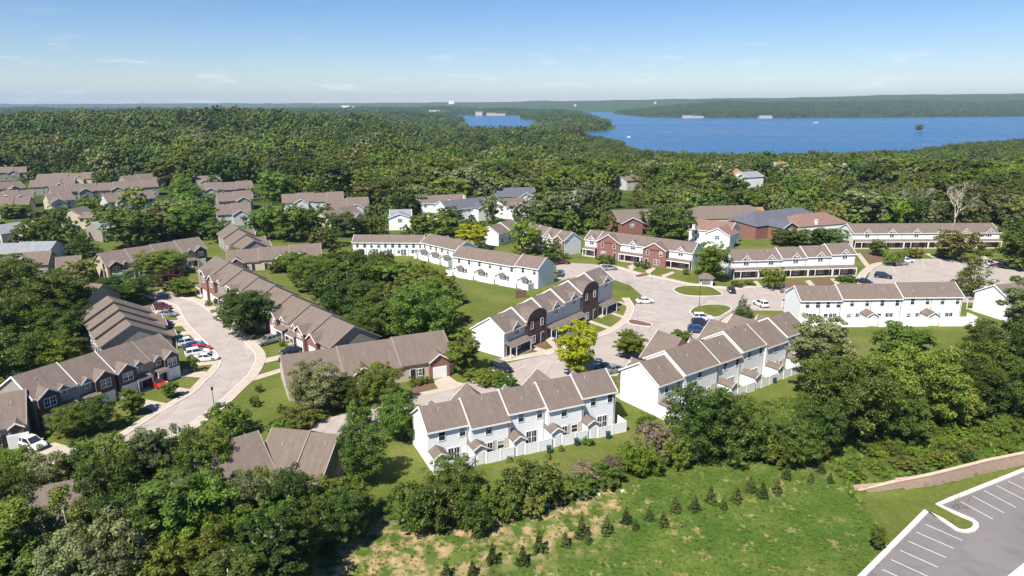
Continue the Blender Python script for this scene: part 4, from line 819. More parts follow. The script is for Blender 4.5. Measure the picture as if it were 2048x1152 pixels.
house('grey roofed house with shaded white gable, topmost of the tree-ringed cluster', (988, 376), (1066, 374), 10, 3.4, 6.5, 5.5, 'droof', 'grey', wing=(0.7, 8, 5))
house('brown roofed house with dark gables beside the slate grey roofed pair', (1000, 398), (1045, 394), 8.5, 3.0, 5.5, 5.5, 'roof', 'white', wing=(0.4, 7, 4))
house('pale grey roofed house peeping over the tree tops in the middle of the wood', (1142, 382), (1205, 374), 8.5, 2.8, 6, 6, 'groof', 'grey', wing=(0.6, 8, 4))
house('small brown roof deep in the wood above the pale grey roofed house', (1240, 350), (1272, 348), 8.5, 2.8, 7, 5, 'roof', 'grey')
house('white gable end with brown roof behind the lime green tree', (978, 452), (1022, 440), 7.0, 2.6, 4.4, 4.6, 'roof', 'white', units=2)
house('brown roofed brick house between the big dark trees behind the red brick row', (1225, 420), (1300, 417), 8.6, 3.6, 8.0, 6.0, 'roof', 'brick', wing=(0.25, 9, 3))
house('broad tan roofed brick house with grey gable behind the pyramid tree', (1398, 412), (1500, 410), 9.5, 4.0, 8.5, 7, 'roof', 'tan', wing=(0.72, 9, 6), hip=True)
house('reddish roofed white house with tall white chimney above the front gables', (1392, 437), (1470, 445), 8.2, 3.0, 6.0, 6.0, 'rroof', 'white', wing=(0.85, 9, 5), chimney=(0.12, -5.8, 'trim'))
house('slate blue roofed house with white dormers and brick base', (1505, 424), (1600, 414), 9.0, 4.0, 8.5, 6.5, 'droof', 'brick', wing=(0.15, 8, 7), dormers=2, hip=True)
house('reddish hipped roof house with white chimney behind the clipped tree belt', (1595, 428), (1650, 424), 8.0, 3.6, 7.5, 6, 'rroof', 'white', chimney=(0.25, -6.5, 'trim'), hip=True)
house('orange roofed house glimpsed behind the broad tan roofed brick house', (1488, 414), (1524, 414), 7.5, 2.5, 5, 5, 'oroof', 'tan', wins=False)
house('white house with grey flat-looking roof high in the wood on the right', (1658, 327), (1697, 326), 11, 1.6, 5, 6, 'groof', 'white')
house('orange roofed house far back in the wood', (1452, 338), (1474, 337), 9, 2.6, 6, 6, 'oroof', 'tan', wins=False)
house('grey roofed house far back in the wood beside the orange roof', (1478, 344), (1512, 342), 9, 2.6, 7, 6, 'groof', 'white', wins=False)
house('small orange roof topped house by the lake-side trees', (1548, 324), (1566, 323), 10, 2.6, 6, 6, 'oroof', 'white', wins=False)
# pale grey roofed houses at the left edge
house('pale grey roofed house with small front gable at the tree-lined lane', (-20, 452), (62, 440), 7.0, 2.6, 6.0, 5.0, 'groof', 'grey', wing=(0.55, 6, 4))
house('long pale grey roofed house behind the big dark trees at the left', (-20, 487), (112, 484), 6.6, 2.4, 5.6, 4.5, 'groof', 'grey', units=2)
house('pale grey roofed house beside the tall spruce by the lane', (182, 444), (212, 440), 7.0, 2.8, 7.5, 5, 'groof', 'taupe')
house('brown roofed house with dark gable gap behind the pale grey roof', (50, 504), (101, 501), 7.0, 3.0, 5.5, 5, 'roof', 'taupe')
house('brown roofed house beside the yellowish young tree', (113, 514), (160, 510), 7.0, 3.4, 6.0, 5, 'roof', 'taupe')
FT = 'brown roofed townhouses of the far left estate'
far = [((-30, 336), (52, 333), 3), ((-40, 368), (40, 362), 3), ((76, 348), (196, 345), 4), ((-20, 384), (62, 379), 3), ((62, 360), (150, 357), 3), ((98, 372), (190, 366), 3), ((-40, 398), (60, 394), 3), ((242, 352), (330, 345), 3), ((196, 366), (312, 360), 4), ((140, 418), (166, 412), 1),
       ((380, 368), (502, 362), 4), ((392, 352), (438, 350), 1), ((432, 386), (500, 382), 2), ((430, 410), (495, 406), 2), ((565, 388), (685, 384), 4), ((652, 398), (735, 395), 2), ((640, 424), (705, 412), 2), ((205, 388), (300, 380), 3), ((90, 388), (140, 384), 2)]
fl = ['far brown roofed terrace tucked against the wood edge beside small trees', 'far brown terrace with pale chimney stack and grey gables', 'far brown terrace whose ridge touches the wood behind', 'far brown terrace in front of the chimneyed one', 'far brown terrace with shaded twin gables in the estate', 'far brown terrace with white gable fronts in the estate middle', 'far brown terrace nearest the pale grey roofed houses', 'far brown terrace with fawn end gable at the wood edge', 'long far brown terrace above the white fronted court', 'lone brown roof between the estate trees', 'far brown terrace with shaded front gables right of the estate lane', 'plain brown roof rising behind the gabled terrace', 'far brown terrace stepping below the plain roof', 'lowest brown terrace of the right-hand far group', 'far brown terrace with two raised ridges behind leafy trees', 'broad brown roof with white dormer post behind the leafy trees', 'low brown roof with brick corner under the broad brown roof', 'brown roofed terrace facing the estate court', 'small brown roofed pair by the estate trees']
for (a, b_, u), lb in zip(far, fl):
    house(lb, a, b_, 8.2, 3.4, 6.2, 6.0, 'roof', random.choice(['taupe', 'grey', 'tan']), wing=(random.choice([0.3, 0.7]), 6.5, 2.5), units=u, name='townhouse_row', cat='townhouses', chimney=(0.5, 1.2, 'brick') if u == 3 and a[0] < 0 else None)
# far-off buildings by the lake
def blockbuild(label, px, py, w, d, h, n=1, m='white', roof='groof'):
    z = None; x, y, z = GT(px, py); r = empty('building', (x, y, z)); tag(r, label, 'building')
    for i in range(n):
        o = (i - (n - 1) / 2) * w * 1.02; hh = h * (1 - 0.25 * (i % 2))
        MB().box(o - w / 2, o + w / 2, -d / 2, d / 2, -2, hh).build('wall', M[m], r)
        MB().prism_x([(-d / 2 - 0.5, hh), (d / 2 + 0.5, hh), (0, hh + d * 0.16)], o - w / 2 - 0.4, o + w / 2 + 0.4).build('roof', M[roof], r)
    return r
blockbuild('long white hospital-like block on the far wooded plain', 700, 219, 55, 30, 26, 2)
blockbuild('white marina building with masts on the far lake shore', 958, 231, 40, 26, 18, 1, 'tan')
blockbuild('low marina sheds along the far lake shore', 992, 231, 55, 26, 12, 2, 'tan', 'rroof')
blockbuild('white boathouses by the wooded headland', 1118, 272, 14, 12, 6, 3)
blockbuild('white storage shed on the near lake shore', 1160, 283, 20, 12, 6, 1)
blockbuild('long pale dock roof in the wooded cove', 880, 266, 34, 10, 4, 1, 'white', 'groof')
blockbuild('tan lakeside lodge on the far right shore', 1385, 236.5, 50, 25, 10, 2, 'tan')
blockbuild('pale lakeside house on the far right shore', 1530, 236.5, 60, 25, 9, 1, 'tan')
blockbuild('white tower block on the far ridge', 903, 208, 60, 40, 38, 1)
for q in [(1310, 208), (1150, 213), (380, 221), (520, 219)]:
    r_ = blockbuild('tiny pale building among the far woods beyond the lake' if q[0] > 900 else 'tiny pale building on the far plain beyond the wooded hills', q[0], q[1], 20, 15, 19, 1, random.choice(['tan', 'grey'])); r_['group'] = 'specks of far-off buildings'
blockbuild('pale far-off sheds on the left plain', 880, 226, 70, 30, 14, 2)
# ------------------------------------------------------------------ vehicles
PAINT = {}
def paint(name, c, metal=0.0):
    if name not in PAINT: PAINT[name] = mat('car_paint_' + name, c, 0.28, 0, spec=0.5, coat=0.6, metal=metal)
    return PAINT[name]
COL = dict(white=(0.78, 0.78, 0.77), silver=(0.42, 0.43, 0.45), grey=(0.16, 0.165, 0.175), black=(0.012, 0.012, 0.014), navy=(0.012, 0.02, 0.05), blue=(0.02, 0.05, 0.16), red=(0.55, 0.012, 0.015), maroon=(0.11, 0.012, 0.018), teal=(0.03, 0.10, 0.11))
# side profiles: (x, belt z) stations of the lower body and of the cabin
KIND = {
 'sedan': dict(L=4.75, W=1.82, body=[(-2.37, .50, .82, .86), (-2.25, .30, .96, .93), (-1.5, .24, 1.00, .98), (-.6, .22, .97, 1.), (.7, .22, .94, 1.), (1.4, .24, .86, .97), (2.1, .28, .74, .90), (2.37, .42, .60, .78)], cab=[(-1.75, .98), (-.95, 1.42), (.25, 1.45), (1.25, .92)]),
 'hatch': dict(L=4.2, W=1.78, body=[(-2.1, .45, .95, .88), (-1.95, .28, 1.0, .95), (-1.2, .24, 1.0, .99), (0, .22, .97, 1.), (.8, .22, .94, 1.), (1.3, .24, .86, .97), (1.9, .28, .76, .90), (2.1, .42, .60, .78)], cab=[(-2.0, .98), (-1.5, 1.46), (.1, 1.5), (1.15, .92)]),
 'suv': dict(L=4.8, W=1.92, body=[(-2.4, .55, 1.02, .90), (-2.28, .34, 1.10, .96), (-1.5, .30, 1.12, .99), (0, .28, 1.1, 1.), (.8, .28, 1.08, 1.), (1.4, .30, 1.04, .98), (2.2, .34, .92, .93), (2.4, .5, .72, .82)], cab=[(-2.3, 1.1), (-1.95, 1.66), (.1, 1.72), (1.2, 1.08)]),
 'pickup': dict(L=5.6, W=1.98, body=[(-2.8, .60, 1.08, .95), (-2.74, .40, 1.12, .98), (-1.5, .34, 1.12, 1.), (0, .32, 1.12, 1.), (.9, .32, 1.12, 1.), (1.5, .34, 1.10, .99), (2.6, .40, 1.02, .95), (2.8, .55, .80, .86)], cab=[(-.95, 1.12), (-.75, 1.78), (.75, 1.80), (1.45, 1.1)]),
}
_cm = {}
def car_meshes(kind):
    if kind in _cm: return _cm[kind]
    k = KIND[kind]; hw = k['W'] / 2; b = MB(); vs = []; st = k['body']
    for x, z0, z1, f in st:
        w_ = hw * f; vs += [(x, -w_ * .94, z0), (x, -w_, z0 + (z1 - z0) * .45), (x, -w_ * .97, z1 - .06), (x, -w_ * .80, z1), (x, w_ * .80, z1), (x, w_ * .97, z1 - .06), (x, w_, z0 + (z1 - z0) * .45), (x, w_ * .94, z0)]
    n = len(st); fs = [tuple(range(8)), tuple(8 * (n - 1) + i for i in range(7, -1, -1))]
    for i in range(n - 1): fs += [(8 * i + j, 8 * i + (j + 1) % 8, 8 * (i + 1) + (j + 1) % 8, 8 * (i + 1) + j) for j in range(8)]
    b.add(vs, fs)
    c = k['cab']; wb, wr = hw * .93, hw * .74
    # roof panel and pillars in body colour
    (xa, za), (xb, zb), (xc, zc), (xd, zd) = c
    b.slab((xb - .06, -wr - .02, zb + .03), (xc + .06, -wr - .02, zc + .03), (xc + .06, wr + .02, zc + .03), (xb - .06, wr + .02, zb + .03), .05)
    for s in (-1, 1):
        for (x0, z0), (x1, z1) in (((xa, za), (xb, zb)), ((xd, zd), (xc, zc)), (((xb + xc) / 2 - .1, min(za, zd)), ((xb + xc) / 2 - .1, zb))):
            b.add([(x0 - .06, s * wb, z0 - .05), (x0 + .06, s * wb, z0 - .05), (x1 + .05, s * wr, z1), (x1 - .05, s * wr, z1), (x0 - .06, s * (wb - .07), z0 - .05), (x0 + .06, s * (wb - .07), z0 - .05), (x1 + .05, s * (wr - .06), z1 + .02), (x1 - .05, s * (wr - .06), z1 + .02)],
                  [(0, 1, 2, 3), (4, 5, 6, 7), (0, 1, 5, 4), (1, 2, 6, 5), (2, 3, 7, 6), (3, 0, 4, 7)])
    if kind == 'pickup':
        for s in (-1, 1): b.box(-2.74, -.95, s * (hw - .06) - .05, s * (hw - .06) + .05, 1.0, 1.28)
        b.box(-2.8, -2.68, -hw + .06, hw - .06, 1.0, 1.28)
    g = MB(); e = .025
    g.add([(xa, -wb + e, za - .06), (xd, -wb + e, zd - .06), (xc, -wr + e, zc), (xb, -wr + e, zb), (xa, wb - e, za - .06), (xd, wb - e, zd - .06), (xc, wr - e, zc), (xb, wr - e, zb)],
          [(0, 1, 2, 3), (7, 6, 5, 4), (0, 3, 7, 4), (1, 5, 6, 2), (3, 2, 6, 7), (0, 4, 5, 1)])
    r = .33 if kind in ('sedan', 'hatch') else .38
    t = MB().tube((0, -.11, 0), (0, .11, 0), r, r, 14); rm = MB().tube((0, -.118, 0), (0, .118, 0), r * .62, r * .62, 10)
    hl = MB().box(-.05, .05, -.17, .17, -.07, .07)
    bed = MB().box(-2.66, -1.0, -hw + .12, hw - .12, 1.115, 1.13).mesh('load_bed', M['black']) if kind == 'pickup' else None
    _cm[kind] = (b, g.mesh('windows', M['glass']), t.mesh('tyre', M['tyre']), rm.mesh('rim', M['rim']), hl.mesh('headlight', M['lamp']), hl.mesh('taillight', M['tail']), r, bed)
    return _cm[kind]
def car(kind, colour, px, py, front, label, group='parked cars'):
    b, g, ty, rm, hl, tl, r, bed = car_meshes(kind); k = KIND[kind]; c = G(px, py); f = G(*front); a = math.atan2(f[1] - c[1], f[0] - c[0])
    root = empty('parked_' + ('pickup' if kind == 'pickup' else 'car'), (c[0], c[1], 0.05), a); tag(root, label, 'pickup' if kind == 'pickup' else 'car', group)
    key = ('b', kind, colour)
    if key not in _cm: _cm[key] = b.mesh('body', paint(colour, COL[colour], 0.5 if colour in ('silver', 'grey') else 0.0))
    part('body', _cm[key], root); part('windows', g, root)
    if bed: part('load_bed', bed, root)
    for sx_ in (-1, 1):
        for s in (-1, 1):
            w_ = part('wheel', ty, root, (sx_ * k['L'] * .29, s * (k['W'] / 2 - .10), r)); part('rim', rm, w_)
    bf, br = k['body'][-1], k['body'][0]
    for s in (-1, 1):
        part('headlight', hl, root, (bf[0] - .10, s * k['W'] * .30, bf[2] + .02)); part('taillight', tl, root, (br[0] + .02, s * k['W'] * .33, br[2] - .12))
        MB().box(-.08, .08, -.1, .1, 0, .13).build('mirror', paint(colour, COL[colour]), root, (k['cab'][3][0] - .25, s * (k['W'] / 2 + .08), k['cab'][3][1]))
    return root
for a in [
 ('sedan', 'white', 1290, 606, (1340, 604), 'white sedan parked beside the curved walk'),
 ('pickup', 'maroon', 1122, 528, (1180, 527), 'maroon pickup behind the blue-grey shaded gable'),
 ('suv', 'teal', 1121, 551, (1124, 545), 'dark teal car half hidden by the shaded gable'),
 ('suv', 'silver', 1219, 540, (1270, 537), 'silver car parked before the red brick row'),
 ('sedan', 'black', 1462, 584, (1454, 574), 'black sedan parked before the white row beside the kiosk'),
 ('suv', 'white', 1521, 612, (1508, 606), 'white hatchback van parked alone in the court'),
 ('suv', 'white', 1405, 640, (1440, 641), 'white car, first of the three beside the lamp island'),
 ('suv', 'navy', 1403, 651, (1440, 652), 'navy car in the middle of the three beside the lamp island'),
 ('suv', 'blue', 1396, 665, (1436, 668), 'dark blue car nearest the long roof, third by the lamp island'),
 ('suv', 'black', 1004, 741, (1020, 748), 'black car beside the shrubs at the end of the brick row walk'),
 ('sedan', 'black', 1213, 741, (1240, 735), 'black car at the front of the blank-gabled row'),
 ('sedan', 'silver', 1229, 744, (1256, 738), 'silver car tucked against the blank sunlit gable'),
 ('suv', 'white', 1812, 525, (1840, 524), 'white car by the round shrub before the farthest white row'),
 ('suv', 'silver', 1801, 530, (1830, 529), 'silver car next to the white one by the round shrub'),
 ('suv', 'navy', 1766, 556, (1800, 560), 'dark navy car at the curved end of the upper court'),
 ('sedan', 'black', 1728, 567, (1750, 571), 'dark car behind the long fenced row by the court entrance'),
 ('sedan', 'silver', 1957, 526, (1966, 535), 'silver car behind the feathery conical tree'),
 ('sedan', 'white', 1978, 529, (1988, 540), 'white sedan parked right of the feathery conical tree'),
 ('sedan', 'maroon', 2003, 535, (2024, 538), 'dark maroon car at the edge of the wood'),
 ('pickup', 'silver', 541, 686, (518, 692), 'silver pickup on the drive of the brick fronted row'),
 ('sedan', 'navy', 584, 706, (560, 711), 'navy sedan by the corner of the broad brown roof'),
 ('hatch', 'red', 314, 773, (335, 779), 'bright red hatchback on the drive before the shaded brick gables'),
 ('sedan', 'silver', 243, 797, (262, 803), 'pale car tucked by the garage behind the young trees'),
 ('suv', 'white', 66, 895, (88, 902), 'white car before the low brick garage gable'),
 ('suv', 'maroon', 324, 619, (350, 620), 'maroon car, top one of the drive by the bend'),
 ('sedan', 'silver', 336, 632, (364, 632), 'silver car beside the maroon one by the bend'),
 ('hatch', 'maroon', 327, 651, (352, 650), 'small maroon car against the brown row by the bend'),
 ('suv', 'white', 379, 690, (400, 686), 'white car at the head of the close-parked line by the bend'),
 ('sedan', 'blue', 389, 697, (412, 692), 'blue car second in the close-parked line by the bend'),
 ('hatch', 'red', 402, 702, (424, 698), 'red car between the blue and white ones by the bend'),
 ('suv', 'white', 396, 711, (420, 707), 'white car fourth in the close-parked line by the bend'),
 ('sedan', 'white', 413, 721, (438, 719), 'white sedan last in the close-parked line, by the clipped cone shrub'),
]: car(*a)
# ------------------------------------------------------------------ street furniture
def bin_(px, py, m, label):
    p = G(px, py); r = empty('wheeled_bin', (p[0], p[1], 0), random.uniform(-0.4, 0.4)); tag(r, label, 'bin', 'wheeled bins')
    MB().add([(-.26, -.28, .06), (.26, -.28, .06), (.26, .28, .06), (-.26, .28, .06), (-.34, -.38, 1.0), (.34, -.38, 1.0), (.34, .38, 1.0), (-.34, .38, 1.0)], [(0, 3, 2, 1), (4, 5, 6, 7), (0, 1, 5, 4), (1, 2, 6, 5), (2, 3, 7, 6), (3, 0, 4, 7)]).build('bin_body', m, r)
    MB().box(-.37, .37, -.42, .42, 1.0, 1.08).build('lid', m, r)
    for s in (-1, 1): MB().tube((s * .24, .3, .12), (s * .32, .3, .12), .12, .12, 8).build('wheel', M['tyre'], r)
for a in [(1098, 906, M['binm'], 'dark green bin below the middle store of the five-unit row'), (1153, 891, M['binm'], 'dark green bin beside the round shrub at the white fence'), (1216, 877, M['binm'], 'dark green bin near the right end of the white fence'), (1692, 665, M['teal'], 'bright green bin at the foot of the tall white fence'), (1548, 766, M['binm'], 'dark bin by the fence of the angled white row')]: bin_(*a)
def lamp(px, py, h, label):
    p = G(px, py); r = empty('street_lamp', (p[0], p[1], 0)); tag(r, label, 'lamp post', 'lamp posts')
    MB().tube((0, 0, 0), (0, 0, .4), .14, .10, 10).tube((0, 0, .4), (0, 0, h), .065, .045, 8).build('post', M['black'], r)
    hd = MB().tube((0, 0, h), (0, 0, h + .12), .10, .18, 10).tube((0, 0, h + .12), (0, 0, h + .5), .17, .22, 10).build('lantern', M['black'], r)
    MB().tube((0, 0, h + .5), (0, 0, h + .68), .26, .05, 10).build('lantern_cap', M['black'], hd)
lamp(429, 819, 3.5, 'black lamp post with lantern on the verge of the curving street'); lamp(1398, 613, 6.5, 'tall dark lamp post on the grass island in the parking court')
p = G(437, 816); u_ = empty('utility_box', (p[0], p[1], 0), .3); tag(u_, 'green utility box beside the street lantern', 'utility box')
MB().box(-.4, .4, -.35, .35, 0, .8).build('cabinet', M['teal'], u_); MB().box(-.43, .43, -.38, .38, .8, .9).build('lid', M['teal'], u_)
p = G(435, 521); u_ = empty('garden_seat', (p[0], p[1], 0), .5); tag(u_, 'white garden seat on the patio above the long brick fronted row', 'garden seat')
MB().box(-.8, .8, -.3, .3, .42, .5).build('seat', M['trim'], u_); MB().box(-.8, .8, .24, .3, .5, 1.1).build('backrest', M['trim'], u_)
for q in (-.7, .7):
    for v in (-.25, .25): MB().box(q - .05, q + .05, v - .05, v + .05, 0, .42).build('leg', M['trim'], u_)
# boats and the islet
def boat(px, py, L_, label):
    p = G(px, py, LAKE_Z); r = empty('motor_boat', (p[0], p[1], LAKE_Z), .2); tag(r, label, 'boat', 'boats on the lake')
    MB().add([(-L_ / 2, -L_ * .15, .0), (L_ * .3, -L_ * .15, .0), (L_ / 2, 0, .3), (L_ * .3, L_ * .15, 0), (-L_ / 2, L_ * .15, 0), (-L_ / 2, -L_ * .17, 1.4), (L_ * .3, -L_ * .17, 1.5), (L_ * .56, 0, 1.8), (L_ * .3, L_ * .17, 1.5), (-L_ / 2, L_ * .17, 1.4)], [(0, 1, 6, 5), (1, 2, 7, 6), (2, 3, 8, 7), (3, 4, 9, 8), (4, 0, 5, 9), (5, 6, 7, 8, 9), (4, 3, 2, 1, 0)]).build('hull', M['trim'], r)
    MB().box(-L_ * .2, L_ * .15, -L_ * .12, L_ * .12, 1.4, 3.0).build('cabin', M['trim'], r)
boat(1258, 275, 9, 'small white motor boat off the near wooded point'); boat(1632, 246, 22, 'long white cruising boat in the middle of the lake')
MBW = MB().add([(-60, -3, .03), (0, -1, .03), (0, 1, .03), (-60, 3, .03)], [(0, 1, 2, 3)])
# ------------------------------------------------------------------ trees
LOOK = dict(green='mid-green', dark='dark green', pale='pale grey-green', fresh='bright green', olive='olive green', lime='yellow-green', pine='dark needled', dry='brown', plum='purple')
def looks(leaf, h, lo, hi, kind=''): return ('low ' if h < lo else 'tall ' if h > hi else 'middling ') + LOOK[leaf]
def leaves(rs, C, RC, nl, leaf, flat=0.8, up=0.45, outw=0.6, jit=0.45):
    n = len(C); per = rs.multinomial(nl, RC ** 2 / np.sum(RC ** 2)); ci = np.repeat(np.arange(n), per); m = len(ci)
    d = rs.normal(size=(m, 3)); d /= np.linalg.norm(d, axis=1)[:, None]; d[:, 2] = np.where(rs.random(m) < 0.35, np.abs(d[:, 2]), d[:, 2])
    pos = C[ci] + d * (RC[ci] * (0.45 + 0.6 * rs.random(m)))[:, None] * np.array([1, 1, flat])
    nn = d * outw + rs.normal(size=(m, 3)) * jit + np.array([0, 0, up]); nn /= np.linalg.norm(nn, axis=1)[:, None]
    tt = np.cross(nn, rs.normal(size=(m, 3))); tt /= np.linalg.norm(tt, axis=1)[:, None]; bb = np.cross(nn, tt)
    a = (leaf * (0.55 + 0.75 * rs.random(m)) * 0.5)[:, None]; b_ = a * 0.62
    V = np.stack([pos - tt * a, pos + bb * b_, pos + tt * a, pos - bb * b_], 1).reshape(-1, 3)
    tint = np.clip(rs.random(n)[ci] * 0.7 + rs.random(m) * (0.45 if leaf < 0.8 else 0.2) - 0.02, 0, 1)
    return V, np.arange(m * 4).reshape(m, 4), tint
def crown_data(seed, H, Rr, z0, nlobe, ncl, nl, leaf, shape):
    rs = np.random.default_rng(seed); C = []; RC = []; lobes = []
    if shape in ('cone', 'tier'):
        t = 1 - np.sqrt(rs.random(ncl)); ang = rs.random(ncl) * 2 * np.pi; lob = 1 + 0.22 * np.sin(ang * 3 + seed) + 0.15 * np.sin(t * 30 + seed)
        rad = (1 - t) ** 0.85 * Rr * np.sqrt(0.15 + 0.85 * rs.random(ncl)) * lob
        C = np.stack([np.cos(ang) * rad, np.sin(ang) * rad, z0 + t * (H - z0) * 0.97], 1); RC = Rr * (0.10 + 0.14 * (1 - t)) * (0.8 + 0.5 * rs.random(ncl))
        return leaves(rs, C, RC, nl, leaf, 0.7) + ([],)
    hc, zc = (H - z0) / 2, (H + z0) / 2
    for i in range(nlobe):
        th = 2 * math.pi * (i * 0.618 + rs.random() * 0.15); tz = -0.88 + 1.72 * (i + rs.random() * 0.6) / nlobe
        k = max(0.1, 1 - tz * tz) ** 0.4 * (0.62 if shape == 'dense' else 0.78 if shape != 'tall' else 0.62)
        rr = Rr * rs.uniform(0.36, 0.52) * (1.0 if shape != 'tall' else 0.85) * (1.05 - 0.25 * max(0, tz))
        c = np.array([math.cos(th) * k * Rr * rs.uniform(0.5, 0.95), math.sin(th) * k * Rr * rs.uniform(0.5, 0.95), zc + tz * hc * 0.80])
        c[2] = min(c[2], H - rr * 0.8); lobes.append((c, rr))
    w_ = np.array([l[1] ** 2 for l in lobes]); per = rs.multinomial(ncl, w_ / w_.sum())
    for (c, rr), k in zip(lobes, per):
        d = rs.normal(size=(k, 3)); d /= np.linalg.norm(d, axis=1)[:, None] + 1e-9; d[:, 2] = np.where(rs.random(k) < 0.55, np.abs(d[:, 2]), d[:, 2])
        C.append(c + d * rr * (0.55 + 0.5 * rs.random((k, 1))) * np.array([1, 1, 0.85])); RC.append(rr * (0.22 + 0.22 * rs.random(k)))
    o_, j_ = (1.0, 0.14) if leaf > 0.8 else (0.8, 0.32) if leaf > .4 else (0.65, 0.42)
    return leaves(rs, np.concatenate(C), np.concatenate(RC), nl, leaf, outw=o_, jit=j_) + (lobes,)
def limb(m, pts, r0, r1, k=6):
    for i in range(len(pts) - 1):
        a = r0 + (r1 - r0) * i / (len(pts) - 1); b_ = r0 + (r1 - r0) * (i + 1) / (len(pts) - 1); m.tube(pts[i], pts[i + 1], a, b_, k)
def trunk_mesh(seed, H, z0, lobes, r, barkm, lean=0.2):
    rd = random.Random(seed); m = MB(); top = (rd.uniform(-lean, lean), rd.uniform(-lean, lean), H * 0.82)
    mid = (top[0] * 0.3 + rd.uniform(-.15, .15), top[1] * 0.3, z0 * 0.9 + 0.4)
    limb(m, [(0, 0, -0.6), (0, 0, 0.3), mid, tuple(0.5 * (a + b_) for a, b_ in zip(mid, top)), top], r, r * 0.22, 8)
    for c, rr in lobes:
        zb = max(z0 * 0.7, c[2] - rr * 1.6 - rd.uniform(0, .8)); f = min(1, zb / top[2]); st = (top[0] * f, top[1] * f, zb)
        kk = tuple(0.55 * a + 0.45 * b_ for a, b_ in zip(c, st)); kk = (kk[0], kk[1], kk[2] - 0.15)
        limb(m, [st, kk, tuple(c)], r * 0.38, r * 0.10, 5)
    return m.mesh('trunk', barkm, fix=False, smooth=True)
SPEC = {  # H, R, z0, lobes, clumps, leaves, leaf size, shape, trunk radius, bark, seeds
 'near': (11, 4.6, 0.7, 18, 210, 21000, .29, 'round', .24, 'bark', (1, 2, 3, 4)),
 'tall': (16, 4.3, 2.5, 20, 200, 18000, .30, 'tall', .20, 'palebark', (11, 12, 13, 14)),
 'oval': (10, 3.0, 0.5, 20, 220, 16000, .25, 'dense', .18, 'bark', (21, 22)),
 'mid': (11, 4.6, 0.8, 15, 130, 6500, .50, 'round', .24, 'bark', (31, 32, 33, 34)),
 'far': (12, 5.4, 0.5, 10, 60, 1900, .90, 'round', .25, 'bark', (41, 42, 43, 44)),
 'vfar': (12, 6.4, 0.5, 8, 36, 620, 1.7, 'round', .25, 'bark', (51, 52, 53)),
 'cypress': (12, 4.0, .8, 0, 170, 7000, .36, 'cone', .2, 'bark', (61, 62)),
 'pine': (3.0, 1.0, .12, 0, 110, 2600, .20, 'cone', .05, 'bark', (71, 72, 73)),
 'shrub': (2.2, 1.7, .2, 8, 70, 2200, .22, 'round', .06, 'bark', (81, 82, 83)),
 'bush': (4.5, 3.4, .3, 11, 120, 6000, .32, 'round', .10, 'bark', (91, 92, 93)),
}
PROTO = {}
def proto(kind, v, leaf):
    key = (kind, v, leaf)
    if key not in PROTO:
        H, Rr, z0, nlb, ncl, nl, lf, shape, tr, bk, seeds = SPEC[kind]; base = (kind, v)
        if base not in PROTO:
            V, Qd, tint, lobes = crown_data(seeds[v], H, Rr, z0, nlb, ncl, nl, lf, shape)
            PROTO[base] = (np_mesh('crown', V, Qd, LEAF[leaf], {'tint': ('FACE', tint)}), trunk_mesh(seeds[v], H, z0, lobes, tr, M[bk])); PROTO[key] = PROTO[base]; PROTO[base + ('leaf',)] = leaf
        else:
            if leaf == PROTO[base + ('leaf',)]: PROTO[key] = PROTO[base]
            else:
                c = PROTO[base][0].copy(); c.materials.clear(); c.materials.append(LEAF[leaf]); PROTO[key] = (c, PROTO[base][1])
    return PROTO[key]
NTREE = [0]
TREES = []
def tree_at(x, y, z, h, wd, kind, leaf, label, group=None, name='tree', cat='tree'):
    H, Rr = SPEC[kind][0], SPEC[kind][1]; v = random.randrange(len(SPEC[kind][-1])); c, t = proto(kind, v, leaf)
    r = empty(name, (x, y, z - 0.05), random.uniform(0, 6.28)); tag(r, label, cat, group); sxy = wd / (2 * Rr * 0.92); r.scale = (sxy, sxy, h / H / (1.0 if kind in ('pine', 'cypress') else 1.12))
    part('crown', c, r); part('trunk', t, r); NTREE[0] += 1; TREES.append((x, y, wd / 2)); return r
def size_at(px, base, top, wpx):
    x, y, z = GT(px, base); fwd = y * cp - (z - CAM_H) * sp; dep = math.atan2(CAM_H - z, y)
    return x, y, z, (base - top) * fwd / 1365 / math.cos(dep), wpx * fwd / 1365
def plant(kind, leaf, px, base, top, wpx, label, group=None, name='tree', cat='tree'):
    x, y, z, h, wd = size_at(px, base, top, wpx); return tree_at(x, y, z, h, wd, kind, leaf, label, group, name, cat)
